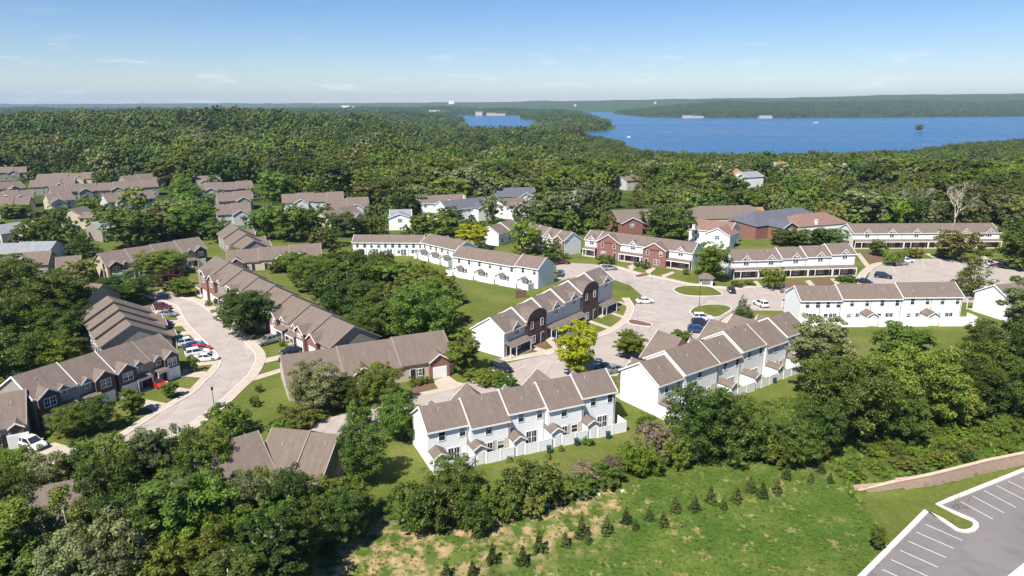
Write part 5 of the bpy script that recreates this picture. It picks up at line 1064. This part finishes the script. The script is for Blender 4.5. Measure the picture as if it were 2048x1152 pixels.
single = [
 ('oval', 'lime', 1157, 752, 626, 88, 'bright yellow-green tree before the shaded brick row'),
 ('oval', 'fresh', 1257, 716, 650, 66, 'round fresh green tree on the kerb between the parking court and the long white row'),
 ('oval', 'green', 1360, 690, 655, 50, 'small round green tree beside the three parked cars'),
 ('oval', 'green', 930, 748, 650, 78, 'tall rounded green tree at the blank white gable of the shaded brick row'),
 ('oval', 'green', 1425, 562, 464, 70, 'pyramid-shaped green tree between the red brick row and the mail kiosk'),
 ('shrub', 'fresh', 1548, 578, 530, 56, 'spreading light green tree before the five-gabled white row'),
 ('cypress', 'pine', 1483, 634, 585, 34, 'small dark spruce on the grass near the white hatchback van'),
 ('oval', 'green', 1755, 512, 470, 36, 'slim green tree before the farthest white row'),
 ('shrub', 'fresh', 1786, 530, 498, 46, 'round light green shrub tree by the upper court walk'),
 ('mid', 'olive', 1912, 522, 448, 86, 'broad olive-green tree before the farthest white row'),
 ('cypress', 'green', 1941, 590, 494, 74, 'feathery conical tree at the end of the long fenced row'),
 ('oval', 'dark', 1103, 528, 470, 42, 'thin grey-green young tree at the pickup end of the red brick row'),
 ('near', 'dark', 492, 668, 566, 112, 'big dark green tree hiding the middle of the brick fronted row'),
 ('near', 'dark', 255, 604, 540, 112, 'wide dark tree overhanging the head of the street'),
 ('near', 'green', 325, 550, 492, 88, 'broad green tree before the tan gabled row'),
 ('mid', 'plum', 342, 578, 528, 62, 'purple-leaved tree at the head of the street'),
 ('oval', 'green', 362, 592, 545, 46, 'dark green tree next to the purple-leaved one'),
 ('mid', 'olive', 166, 566, 510, 58, 'yellowish young tree beside the tan sunlit gable'),
 ('oval', 'fresh', 298, 690, 646, 40, 'small bright tree top showing over the brown roof'),
 ('oval', 'green', 340, 796, 758, 36, 'young tree on the lawn beside the red hatchback'),
 ('oval', 'green', 266, 830, 766, 50, 'round dark tree shading the second drive'),
 ('near', 'green', 205, 862, 778, 64, 'bushy tree before the shaded brick gables'),
 ('near', 'green', 150, 868, 800, 84, 'spreading tree beside the low garage house'),
 ('near', 'pale', 632, 822, 706, 92, 'silvery grey-green tree before the broad single-storey roof'),
 ('near', 'dark', 692, 815, 748, 84, 'low dark tree between two taller ones before the broad roof'),
 ('near', 'green', 760, 812, 714, 80, 'tall green tree before the brick garage gables'),
 ('near', 'green', 802, 880, 768, 90, 'dense green tree at the end of the lane, left of the five-unit row'),
 ('near', 'dark', 725, 965, 830, 92, 'tall dark tree right of the brown roofed pair'),
 ('near', 'dark', 915, 1010, 902, 115, 'loose-leaved tree at the low corner of the five-unit row fence'),
 ('tall', 'pale', 1635, 800, 598, 150, 'tall pale-leaved tree at the left end of the long fenced row'),
 ('tall', 'green', 1790, 790, 625, 150, 'tall loose tree hiding the middle of the tall white fence'),
 ('near', 'dark', 1395, 920, 752, 130, 'big dark tree covering the low end of the angled row'),
 ('oval', 'green', 1752, 1100, 1046, 30, 'young staked tree on the grass near the car park kerb'),
 ('oval', 'green', 303, 672, 648, 10, 'thin tree top between brown roofs'),
 ('oval', 'olive', 1409, 556, 521, 22, 'spindly tree on the court grass near the kiosk'),
 ('mid', 'lime', 945, 500, 438, 70, 'yellowish green tree behind the shaded blue-grey gable'),
 ('mid', 'fresh', 1048, 510, 428, 62, 'light green tall tree behind the row above the sloping lawn'),
 ('cypress', 'dark', 165, 512, 452, 60, 'dark spruce by the pale grey roofed house'),
 ('mid', 'pale', 538, 402, 352, 36, 'pale rounded tree standing out at the edge of the wood'),
 ('mid', 'fresh', 470, 524, 486, 20, 'little fruit tree by the tan side wall'),
 ('mid', 'green', 554, 545, 512, 36, 'fruit tree beside the low brown roofed row'),
]
for a in single: plant(*a)
groups = {
 'wooded dip': ('%s tree in the wooded dip between the two estates', 'trees in the dip between the estates',
   [('near', 'dark', 745, 605, 500, 92), ('near', 'green', 690, 565, 492, 92), ('near', 'green', 625, 580, 498, 92), ('near', 'dark', 700, 650, 540, 104), ('near', 'green', 850, 650, 540, 104), ('near', 'green', 838, 695, 552, 140), ('near', 'green', 885, 690, 590, 92), ('near', 'dark', 775, 660, 560, 112), ('near', 'dark', 655, 610, 530, 80), ('near', 'fresh', 660, 545, 505, 62),
    ('near', 'green', 800, 610, 532, 96), ('near', 'pale', 820, 590, 540, 80), ('cypress', 'pine', 908, 608, 558, 46), ('cypress', 'pine', 746, 535, 493, 40), ('bush', 'pine', 772, 530, 500, 34), ('bush', 'pine', 716, 528, 496, 34), ('near', 'dark', 735, 690, 600, 90), ('near', 'dark', 600, 545, 500, 60), ('near', 'green', 580, 540, 498, 50)]),
 'left wood': ('%s tree in the wood beside the stepped brown terrace', 'trees of the left-hand wood',
   [('near', 'dark', 45, 640, 505, 170), ('near', 'dark', 115, 645, 528, 120), ('near', 'dark', 20, 700, 560, 150), ('near', 'green', 80, 715, 610, 140), ('near', 'green', 125, 735, 650, 100), ('near', 'dark', 30, 780, 650, 140), ('near', 'fresh', 90, 770, 668, 110), ('near', 'dark', -20, 740, 590, 140), ('near', 'dark', 0, 620, 520, 110), ('near', 'dark', 145, 690, 600, 80), ('near', 'green', 20, 560, 500, 70)]),
 'tree belt': ('%s tree of the dense belt between the white rows and the meadow', 'tree belt above the meadow',
   [('near', 'dark', 1455, 915, 768, 130), ('bush', 'green', 1530, 905, 845, 90), ('near', 'green', 1655, 870, 690, 110), ('near', 'dark', 1690, 880, 690, 150), ('near', 'green', 1740, 870, 700, 130), ('near', 'green', 1830, 850, 672, 150), ('near', 'dark', 1900, 830, 690, 130), ('near', 'green', 1960, 800, 660, 120), ('near', 'dark', 2015, 790, 640, 120), ('tall', 'pale', 2030, 740, 545, 110), ('near', 'dark', 1985, 720, 640, 80),
    ('near', 'green', 2060, 780, 600, 120), ('near', 'dark', 1580, 920, 830, 100), ('near', 'green', 1430, 890, 790, 90), ('near', 'dark', 1640, 900, 780, 110), ('near', 'dark', 1790, 880, 770, 110), ('near', 'green', 1880, 845, 740, 110), ('near', 'dark', 1950, 830, 720, 100), ('near', 'dark', 2030, 830, 700, 100), ('tall', 'pale', 2050, 690, 500, 80), ('near', 'dark', 1960, 690, 630, 60)]),
}
for lb, gr, lst in groups.values():
    for a in lst:
        hh = size_at(*a[2:])[3]; plant(*a, lb % looks(a[1], hh, 7.5, 11), gr)
def hedge(lst, label, group, name='shrub', cat='shrub'):
    for a in lst: plant(*a, LOOK[a[1]] + ' ' + label, group, name, cat)
hedge([('bush', 'dark', 1060, 1005, 918, 120), ('bush', 'green', 985, 1025, 965, 70), ('bush', 'green', 1010, 1035, 970, 80), ('bush', 'dark', 880, 1050, 960, 110), ('bush', 'green', 830, 1060, 970, 100), ('bush', 'green', 1120, 1000, 955, 60), ('bush', 'green', 1210, 968, 928, 70), ('bush', 'fresh', 1270, 945, 885, 80), ('bush', 'dark', 1160, 985, 948, 60), ('bush', 'fresh', 1290, 860, 828, 40), ('bush', 'green', 1350, 930, 870, 70), ('bush', 'dark', 950, 1060, 990, 80), ('bush', 'olive', 1065, 1030, 985, 60), ('bush', 'dark', 1490, 920, 860, 70), ('bush', 'green', 1560, 925, 875, 80), ('bush', 'olive', 1620, 905, 860, 80)], 'bush in the thicket along the top of the meadow', 'bushes along the meadow edge')
hedge([('bush', 'dry', 1312, 915, 846, 84), ('bush', 'dry', 1165, 965, 925, 60), ('bush', 'dry', 1225, 945, 912, 50), ('bush', 'dry', 1110, 990, 950, 50)], 'dried-out bush in the thicket below the white fence', 'dry brown bushes')
hedge([('shrub', 'green', 510, 812, 790, 28), ('shrub', 'dark', 518, 784, 766, 18)], 'small shrub in a mulch ring on the lawn by the broad roof', 'shrubs on the corner lawn')
hedge([('shrub', 'dark', 1193, 628, 605, 22), ('shrub', 'green', 1372, 550, 533, 14), ('shrub', 'dark', 1395, 548, 536, 20), ('shrub', 'dark', 1275, 532, 520, 20), ('shrub', 'fresh', 1212, 528, 505, 36), ('shrub', 'green', 1290, 537, 522, 18), ('shrub', 'green', 1128, 517, 503, 26), ('shrub', 'green', 1475, 574, 562, 30), ('shrub', 'green', 1500, 570, 560, 26), ('shrub', 'dark', 1690, 562, 550, 40), ('shrub', 'olive', 1830, 516, 492, 40), ('shrub', 'green', 1885, 515, 495, 30), ('shrub', 'green', 1965, 510, 498, 40), ('shrub', 'green', 1370, 548, 537, 14)], 'rounded clipped shrub at a white row porch', 'porch shrubs')
hedge([('shrub', 'green', 386, 744, 710, 24), ('shrub', 'dark', 340, 752, 735, 30), ('shrub', 'dark', 358, 746, 732, 22), ('shrub', 'dark', 325, 758, 742, 24)], 'clipped shrub before the last shaded brick gable of the street', 'clipped shrubs by the bend')
hedge([('shrub', 'dark', 430, 608, 596, 14), ('shrub', 'dark', 416, 612, 600, 16), ('shrub', 'fresh', 565, 692, 678, 16), ('shrub', 'fresh', 592, 696, 682, 18), ('shrub', 'green', 830, 772, 752, 28), ('shrub', 'fresh', 848, 768, 752, 18), ('shrub', 'green', 858, 766, 752, 16), ('shrub', 'green', 525, 668, 655, 12)], 'small front-garden shrub beside a brick fronted drive', 'front garden shrubs')
hedge([('bush', 'green', 980, 768, 738, 60), ('bush', 'green', 1010, 775, 748, 50), ('bush', 'green', 955, 762, 735, 50), ('shrub', 'green', 1176, 890, 872, 26), ('shrub', 'olive', 1122, 902, 890, 15), ('bush', 'olive', 600, 850, 815, 80), ('bush', 'green', 560, 862, 835, 50), ('bush', 'green', 720, 860, 800, 50), ('shrub', 'dark', 565, 825, 808, 20)], 'loose shrub at the ends of the lane by the five-unit row', 'shrubs by the lane')
hedge([('mid', 'dark', 1560 + 22 * i, 492 + random.uniform(-3, 3), 452 + random.uniform(-4, 4), 46) for i in range(6)], 'clipped tree in the flat-topped belt behind the five-gabled white row', 'flat-topped tree belt', 'tree', 'tree')
# young pines planted in the meadow
for q in [(1572, 957, 925), (1621, 964, 940), (1642, 945, 918), (1500, 982, 948), (1524, 994, 958), (1553, 986, 955), (1472, 1004, 968), (1420, 1004, 968), (1350, 1022, 988), (1388, 1022, 988), (1446, 1018, 992), (1325, 1052, 1020), (1298, 1040, 1010), (1252, 1046, 1012), (1212, 1066, 1030), (1163, 1072, 1032), (1130, 1092, 1060), (1078, 1102, 1060), (1045, 1127, 1090), (985, 1124, 1085), (945, 1150, 1118), (893, 1152, 1118), (1660, 965, 945), (1270, 1058, 1036), (1175, 1086, 1062)]:
    plant('pine', 'pine', *q, (q[1] - q[2]) * 0.62, 'knee-high young pine planted in the meadow grass', 'young pines in the meadow', 'young_pine', 'pine')
# scrubby plants behind the retaining wall
rd = random.Random(5)
for i in range(46):
    px = rd.uniform(1690, 2060); base = 962 - (px - 1700) * 0.18 - abs(rd.gauss(0, 1)) * 36
    lf = rd.choice(['olive', 'green', 'fresh', 'fresh', 'dark']); plant(rd.choice(['shrub', 'shrub', 'bush']), lf, px, base, base - rd.uniform(12, 30), rd.uniform(22, 50), LOOK[lf] + ' rough shrub in the tall weeds above the retaining wall', 'scrub above the retaining wall', 'shrub', 'shrub')
# bare, twiggy trees
def bare(px, base, top, wpx, label, m='twig', kind='tree'):
    x, y, z, h, wd = size_at(px, base, top, wpx); mb = MB(); r = random.Random(px)
    def grow(p, d, l, rad, k):
        q = Vector(p) + Vector(d) * l; mb.tube(p, q, rad, rad * 0.6, 5)
        if k:
            for _ in range(3 if k > 1 else 4):
                nd = (Vector(d) + Vector((r.gauss(0, .5), r.gauss(0, .5), r.gauss(.1, .3)))).normalized(); grow(tuple(q), nd, l * r.uniform(.6, .85), rad * 0.6, k - 1)
    root = empty('bare_tree', (x, y, z)); tag(root, label, 'tree'); grow((0, 0, -.2), (0, 0, 1), h * .3, h * .018, 5); mb.build('branches', M[m], root, fix=False)
bare(1905, 468, 362, 60, 'leafless grey tree in the wood behind the farthest white row', 'palebark'); bare(1830, 440, 350, 40, 'smaller leafless grey tree in the wood on the right', 'palebark')
bare(1253, 580, 558, 16, 'small bare tree on the court grass by the shaded brick row'); bare(1915, 1022, 990, 16, 'small bare sapling on the car park island')
x, y, z = GT(172, 1190); r = empty('slender_tree', (x, y, z)); tag(r, 'slender pale half-bare trunk rising out of the foreground wood', 'tree'); mb = MB()
limb(mb, [(0, 0, -.3), (-.1, 0, 3), (-.5, .1, 6), (-.75, .2, 9), (-.8, .2, 12)], .17, .05, 7)
for q in ((5, .8), (6.5, -.7), (8, .9), (9.5, -.6), (10.5, .5)): limb(mb, [(-.4 - q[0] * .03, .1, q[0]), (-.4 + q[1] * 1.2, .3, q[0] + .9), (-.4 + q[1] * 1.7, .3, q[0] + 1.5)], .05, .015, 5)
mb.build('trunk', M['palebark'], r, fix=False); cv, cq, ct = leaves(np.random.default_rng(9), np.array([(-.8, .2, 12.), (.5, .3, 9.8), (-1.5, .3, 11.)]), np.array([1.1, .8, .7]), 700, .34); part('crown', np_mesh('crown', cv, cq, LEAF['green'], {'tint': ('FACE', ct)}), r)
# tall foreground wood at lower left, scattered
def free(x, y, m):
    for f in FOOT:
        if inpoly(f, x, y) or polydist(f, np.array([x]), np.array([y]))[0] < m: return False
    return True
KEEP = [(536, 852, 618, 935), (622, 862, 682, 950), (450, 868, 512, 935), (640, 835, 750, 870), (0, 900, 60, 915)]
def hides(x, y, z, h, wd, boxes):
    bx, by = proj(x, y, z); tx, ty = proj(x, y, z + h); hwp = wd * 0.5 * 1365 / math.hypot(y, CAM_H)
    for b_ in boxes:
        if len(b_) > 4 and y > b_[4] - 1: continue
        mx = min(10, (b_[2] - b_[0]) * .3); my = (b_[3] - b_[1]) * 0.25
        if bx + hwp > b_[0] + mx and bx - hwp < b_[2] - mx and ty < b_[3] - my and by > b_[1]: return True
    return False
for a in [('near', 'green', 270, 1010, 846, 110), ('near', 'dark', 360, 1005, 840, 110), ('tall', 'pale', 318, 1020, 838, 100), ('near', 'green', 425, 990, 842, 90), ('near', 'green', 45, 995, 884, 92), ('near', 'dark', 185, 1010, 866, 90), ('near', 'pale', 110, 1040, 900, 100), ('bush', 'green', 462, 872, 806, 86), ('bush', 'green', 525, 945, 872, 40), ('tall', 'green', 405, 1060, 880, 100), ('near', 'dark', 235, 1080, 900, 120), ('near', 'dark', 20, 1090, 940, 130), ('near', 'green', 640, 1040, 945, 90), ('near', 'dark', 580, 1080, 935, 110), ('near', 'green', 700, 1050, 950, 90)]:
    hh = size_at(*a[2:])[3]; plant(*a, looks(a[1], hh, 8, 11.5) + ' tree in the dense foreground wood over the brown roofs', 'foreground wood')
FW = PX([(-120, 930), (0, 905), (330, 905), (540, 935), (700, 985), (870, 1030), (800, 1085), (640, 1120), (560, 1200), (500, 1330), (-200, 1330)])
cnt = 0; tries = 0
while cnt < 62 and tries < 9000:
    tries += 1; x = rd.uniform(-75, -5); y = rd.uniform(36, 78)
    if not inpoly(FW, x, y): continue
    if any(math.hypot(x - a, y - b_) < 3.0 for a, b_, _ in TREES[-140:]): continue
    if not free(x, y, 0.5): continue
    kind = rd.choice(['near', 'near', 'tall', 'near']); h = rd.uniform(9, 16) if kind == 'tall' else rd.uniform(6, 13); wd = h * rd.uniform(0.55, 0.8)
    if hides(x, y, 0, h, wd, KEEP) and rd.random() < 0.93: continue
    tx, ty = proj(x, y, h)
    lim = np.interp(tx, [-100, 60, 130, 250, 420, 500, 560, 700, 900], [900, 905, 860, 840, 838, 850, 930, 945, 1000])
    if ty < lim + rd.uniform(0, 25): continue
    lf = rd.choice(['green', 'dark', 'green', 'dark', 'pale', 'fresh']); tree_at(x, y, T1(x, y), h, wd, kind, lf, looks(lf, h, 8, 11.5) + ' tree in the dense foreground wood over the brown roofs', 'foreground wood'); cnt += 1
def zone(x, y):
    if x < -0.42 * y: return 'around the far left brown estate' if y > 210 else 'beside the pale grey roofed houses'
    if x < -0.12 * y: return 'behind the low brown rows'
    if x < 0.08 * y: return 'around the grey roofed house cluster'
    if x < 0.28 * y: return 'behind the red brick row'
    return 'behind the farthest white row' if x < 0.75 * y else 'beside the farthest white row'
for a in [('mid', 'dark', 262, 494, 405, 105), ('mid', 'green', 187, 445, 378, 46), ('mid', 'dark', 222, 455, 402, 56), ('mid', 'olive', 325, 478, 402, 70), ('mid', 'dark', 390, 478, 394, 80), ('mid', 'green', 440, 486, 424, 56), ('mid', 'dark', 128, 450, 408, 60), ('mid', 'green', 32, 436, 402, 60), ('mid', 'green', 88, 492, 440, 50), ('mid', 'dark', 420, 412, 382, 40),
          ('mid', 'green', 590, 482, 396, 82), ('mid', 'green', 545, 478, 402, 60), ('mid', 'dark', 690, 474, 418, 62), ('mid', 'green', 632, 474, 402, 58), ('mid', 'dark', 655, 492, 446, 60), ('mid', 'green', 722, 470, 428, 50), ('mid', 'dark', 745, 468, 424, 46), ('mid', 'fresh', 372, 402, 336, 40), ('mid', 'green', 868, 474, 416, 88), ('mid', 'pale', 987, 447, 382, 48), ('mid', 'dark', 1108, 462, 396, 90), ('mid', 'green', 1165, 456, 402, 70), ('mid', 'dark', 1090, 442, 374, 72), ('mid', 'dark', 1335, 484, 400, 96), ('mid', 'green', 900, 450, 405, 50), ('mid', 'green', 1350, 440, 365, 80), ('mid', 'pale', 1180, 420, 350, 60)]:
    x, y, z, hh, wd = size_at(*a[2:]); tree_at(x, y, z, hh, wd, *a[:2], looks(a[1], hh, 11, 13.5) + ' broadleaf tree in the wood ' + zone(x, y), 'trees of the surrounding wood')
# ---- the rolling wood: candidates over the country, the largest-looking become trees of their own
EST = PX([(-60, 352), (345, 350), (345, 425), (140, 445), (-60, 440)]); EST2 = PX([(375, 378), (510, 368), (740, 400), (740, 445), (420, 440)])
def jitter_grid(y0, y1, s):
    yy = np.arange(y0, y1, s); o = []
    for v in yy:
        xx = np.arange(-0.86 * v - 40, 0.86 * v + 40, s); o.append(np.stack([xx + rng.uniform(-.42, .42, len(xx)) * s, np.full(len(xx), v) + rng.uniform(-.42, .42, len(xx)) * s], 1))
    return np.concatenate(o)
c0 = jitter_grid(150, 700, 8.8)
ok = ~(inpoly(CLEAR_R, c0[:, 0], c0[:, 1]) | inpoly(CLEAR_L, c0[:, 0], c0[:, 1]))
ok &= ~((inpoly(EST, c0[:, 0], c0[:, 1]) | inpoly(EST2, c0[:, 0], c0[:, 1])) & (rng.random(len(c0)) < 0.86))
LANE = [tuple(p) for p in Wc[:20]]
for f in FOOT:
    ok &= ~inpoly(f, c0[:, 0], c0[:, 1])
    near = np.abs(c0[:, 0] - f[0][0]) + np.abs(c0[:, 1] - f[0][1]) < 120; k = np.where(near & ok)[0]
    if len(k): ok[k[polydist(f, c0[k, 0], c0[k, 1]) < 2.5]] = False
gl = PX([(96, 282), (112, 270), (112, 282), (100, 290)], 10); ok &= ~inpoly(gl, c0[:, 0], c0[:, 1])
c0 = c0[ok]
z0_ = T(c0[:, 0], c0[:, 1]); h0 = np.clip(rng.gamma(9, 1.55, len(c0)), 7, 24) * np.where(c0[:, 1] < 330, 0.85, 1.0) * np.where((c0[:, 0] > 60) & (c0[:, 1] > 420), 0.72, 1.0)
keep = np.array([not (c0[i, 1] < 430 and hides(c0[i, 0], c0[i, 1], z0_[i], h0[i], h0[i] * .9, BOXES) and rng.random() < 0.95) for i in range(len(c0))])
c0, z0_, h0 = c0[keep], z0_[keep], h0[keep]
o = np.argsort(-(h0 / np.hypot(c0[:, 1], CAM_H) * (np.abs(c0[:, 0]) < 0.79 * c0[:, 1]))); nind = max(0, 300 - NTREE[0])
nind = 140
for i in o[:nind]:
    x, y = c0[i]; k = rd.random()
    lf = rd.choice(['green', 'dark', 'green', 'dark', 'olive', 'pale', 'fresh']); tree_at(x, y, z0_[i], h0[i], h0[i] * rd.uniform(.8, 1.15), 'mid', lf, looks(lf, h0[i], 11, 13.5) + ' broadleaf tree in the wood ' + zone(x, y), 'trees of the surrounding wood')
rest = o[nind:]
def forest_object(name, pts, zz, sc, kinds, label, leafs):
    me = bpy.data.meshes.new(name); n = len(pts); me.vertices.add(n); me.vertices.foreach_set('co', np.stack([pts[:, 0], pts[:, 1], zz - 0.2], 1).astype(np.float32).ravel())
    pc = bpy.data.collections.new(name + '_kinds'); j = 0
    for kd in kinds:
        for v in range(len(SPEC[kd][-1])):
            for lf in leafs:
                ob = bpy.data.objects.new('%02d' % j, proto(kd, v, lf)[0]); pc.objects.link(ob); j += 1
    for an, data, tp in (('scl', sc, 'FLOAT'), ('rot', rng.uniform(0, 6.28, n), 'FLOAT'), ('idx', rng.integers(0, j, n), 'INT')):
        a = me.attributes.new(an, tp, 'POINT'); a.data.foreach_set('value', np.asarray(data, np.int32 if tp == 'INT' else np.float32))
    ob = part(name, me); ob['kind'] = 'stuff'; ob['label'] = label; ob['category'] = 'forest' if 'forest' in name or 'wood' in name else 'grass'
    g = bpy.data.node_groups.new(name + '_scatter', 'GeometryNodeTree'); g.interface.new_socket('Geometry', in_out='INPUT', socket_type='NodeSocketGeometry'); g.interface.new_socket('Geometry', in_out='OUTPUT', socket_type='NodeSocketGeometry')
    A = g.nodes.new; gi, go = A('NodeGroupInput'), A('NodeGroupOutput'); ip = A('GeometryNodeInstanceOnPoints'); ci = A('GeometryNodeCollectionInfo'); ci.inputs['Collection'].default_value = pc; ci.inputs['Separate Children'].default_value = True; ci.inputs['Reset Children'].default_value = True
    def at(nm, tp):
        q = A('GeometryNodeInputNamedAttribute'); q.data_type = tp; q.inputs[0].default_value = nm; return [s for s in q.outputs if s.enabled and s.name == 'Attribute'][0]
    cx = A('ShaderNodeCombineXYZ'); g.links.new(at('rot', 'FLOAT'), cx.inputs[2])
    e2 = A('FunctionNodeEulerToRotation'); g.links.new(cx.outputs[0], e2.inputs[0])
    ip.inputs['Pick Instance'].default_value = True
    g.links.new(gi.outputs[0], ip.inputs['Points']); g.links.new(ci.outputs[0], ip.inputs['Instance']); g.links.new(at('idx', 'INT'), ip.inputs['Instance Index']); g.links.new(e2.outputs[0], ip.inputs['Rotation']); g.links.new(at('scl', 'FLOAT'), ip.inputs['Scale']); g.links.new(ip.outputs[0], go.inputs[0])
    md = ob.modifiers.new('scatter', 'NODES'); md.node_group = g
    return ob
forest_object('forest', c0[rest], z0_[rest], h0[rest] / 11.0, ['far'], 'unbroken rolling broadleaf wood between the estates and the lake', ['green', 'dark', 'green', 'fresh', 'dark', 'olive', 'pale'])
def landpts(y0, y1, s, minz):
    c = jitter_grid(y0, y1, s); z = T(c[:, 0], c[:, 1]); k = z > minz; return c[k], z[k]
a1, z1 = landpts(700, 1500, 10.0, LAKE_Z + 0.8); a2, z2 = landpts(1500, 2600, 12, LAKE_Z + 0.8); a3, z3 = landpts(2600, 5200, 19, LAKE_Z + 0.8)
s1 = np.clip(rng.gamma(9, .125, len(a1)), .55, 2.1); s1 = np.where(a1[:, 0] > 0.10 * a1[:, 1], np.minimum(s1 * 0.7, 0.85), s1)
forest_object('forest', np.concatenate([a1, a2]), np.concatenate([z1, z2]), np.concatenate([s1, np.clip(rng.gamma(11, .105, len(a2)), .55, 2.0)]), ['vfar'], 'distant wooded hills running down to the lake', ['green', 'dark', 'green', 'olive', 'dark', 'fresh'])
forest_object('forest', a3, z3, np.clip(rng.normal(1.35, .25, len(a3)), .8, 2.0), ['vfar'], 'woods covering the far shore of the lake', ['dark', 'green'])
# lone wooded islet
p = G(1838, 263, LAKE_Z); isl = tree_at(p[0], p[1], LAKE_Z + 0.6, 20, 20, 'near', 'olive', 'lone bushy tree on a tiny islet in the lake')
struct(MB().add([(p[0] + 9 * math.cos(a), p[1] + 7 * math.sin(a), LAKE_Z - .5) for a in np.linspace(0, 6.28, 13)[:-1]] + [(p[0], p[1], LAKE_Z + 1.2)], [(i, (i + 1) % 12, 12) for i in range(12)]).build('islet', M['stone']))
# meadow grass tufts
def tuft_mesh(seed, leafm):
    rs = np.random.default_rng(seed); m = 26; a = rs.random(m) * 6.28; r0 = rs.random(m) * .22; h = .16 + .22 * rs.random(m); ln = .10 + .18 * rs.random(m)
    b0 = np.stack([np.cos(a) * r0, np.sin(a) * r0, np.zeros(m)], 1); tip = b0 + np.stack([np.cos(a) * ln, np.sin(a) * ln, h], 1); sd_ = np.stack([-np.sin(a), np.cos(a), np.zeros(m)], 1) * .022
    V = np.stack([b0 - sd_, b0 + sd_, tip], 1).reshape(-1, 3); return np_mesh('tuft', V, np.arange(m * 3).reshape(m, 3), leafm, {'tint': ('FACE', rs.random(m))})
for i, lf in enumerate(['fresh', 'green', 'olive', 'dry']):
    PROTO[('tuft', i, lf)] = (tuft_mesh(100 + i, LEAF[lf]), None)
SPEC['tuft'] = (0.3, 0.3, 0, 0, 0, 0, 0, '', 0, 'bark', (0,))
def tufts(name, poly, n, lfs, label, smin, smax, cond=None):
    P = np.array(poly); b0, b1 = P.min(0), P.max(0); c = np.stack([rng.uniform(b0[0], b1[0], n), rng.uniform(b0[1], b1[1], n)], 1)
    c = c[inpoly(poly, c[:, 0], c[:, 1])]; yw = np.interp(c[:, 0], [p[0] for p in WALL], [p[1] for p in WALL]); c = c[(c[:, 1] > yw + .3) | (c[:, 0] < WALL[0][0] - .5)]; c = c[~inpoly(LOT, c[:, 0], c[:, 1])]
    z = T(c[:, 0], c[:, 1])
    global SPEC
    ks = []
    for lf in lfs:
        i = ['fresh', 'green', 'olive', 'dry'].index(lf); ks.append(i)
    SPEC['tuft'] = SPEC['tuft'][:-1] + ((0,),)
    for lf, i in zip(lfs, ks): PROTO[('tuft', 0, lf)] = PROTO[('tuft', i, lf)]
    return forest_object(name, c, z + .2, rng.uniform(smin, smax, len(c)), ['tuft'], label, lfs)
MEAD = PX([(700, 1130), (900, 1060), (1120, 1005), (1360, 940), (1560, 895), (1690, 960), (1722, 1010), (1840, 1030), (1700, 1190), (560, 1190)], -1.0)
tufts('meadow_grass', MEAD, 3500, ['green', 'fresh', 'olive', 'green'], 'rough tufted grass of the open meadow', .35, .95)
tufts('tall_weeds', WILD, 9000, ['fresh', 'fresh', 'olive', 'fresh'], 'tall green weeds between the tree belt and the retaining wall', 1.0, 2.4)
# rubble and stones at the meadow top
for i in range(26):
    px = rd.uniform(980, 1260); x, y, z = GT(px, 1045 - (px - 900) * 0.20 + rd.uniform(-8, 8)); s_ = rd.uniform(.12, .35); mb = MB(); bm = bmesh.new(); bmesh.ops.create_icosphere(bm, subdivisions=1, radius=s_)
    for v in bm.verts: v.co *= rd.uniform(.7, 1.25)
    me_ = bpy.data.meshes.new('stone'); bm.to_mesh(me_); bm.free(); me_.materials.append(M['stone']); tag(part('stone', me_, None, (x, y, z + s_ * .2)), 'pale stone lying at the foot of the meadow thicket', 'stone', 'stones at the meadow top')

# ------------------------------------------------------------------ haze
hb = MB().box(-13900, 13900, -60, 13900, LAKE_Z - 4.2, 215).build('haze', [])
hb['kind'] = 'stuff'; hb['label'] = 'thin blue summer haze over the country'; hb['category'] = 'haze'
hm = bpy.data.materials.new('haze'); hm.use_nodes = True; t = hm.node_tree; t.nodes.clear(); o_ = t.nodes.new('ShaderNodeOutputMaterial'); pv = t.nodes.new('ShaderNodeVolumePrincipled')
pv.inputs['Color'].default_value = (0.52, 0.74, 1.0, 1); pv.inputs['Density'].default_value = 6.5e-5; pv.inputs['Anisotropy'].default_value = 0.1
t.links.new(pv.outputs[0], o_.inputs['Volume']); hb.data.materials.append(hm)
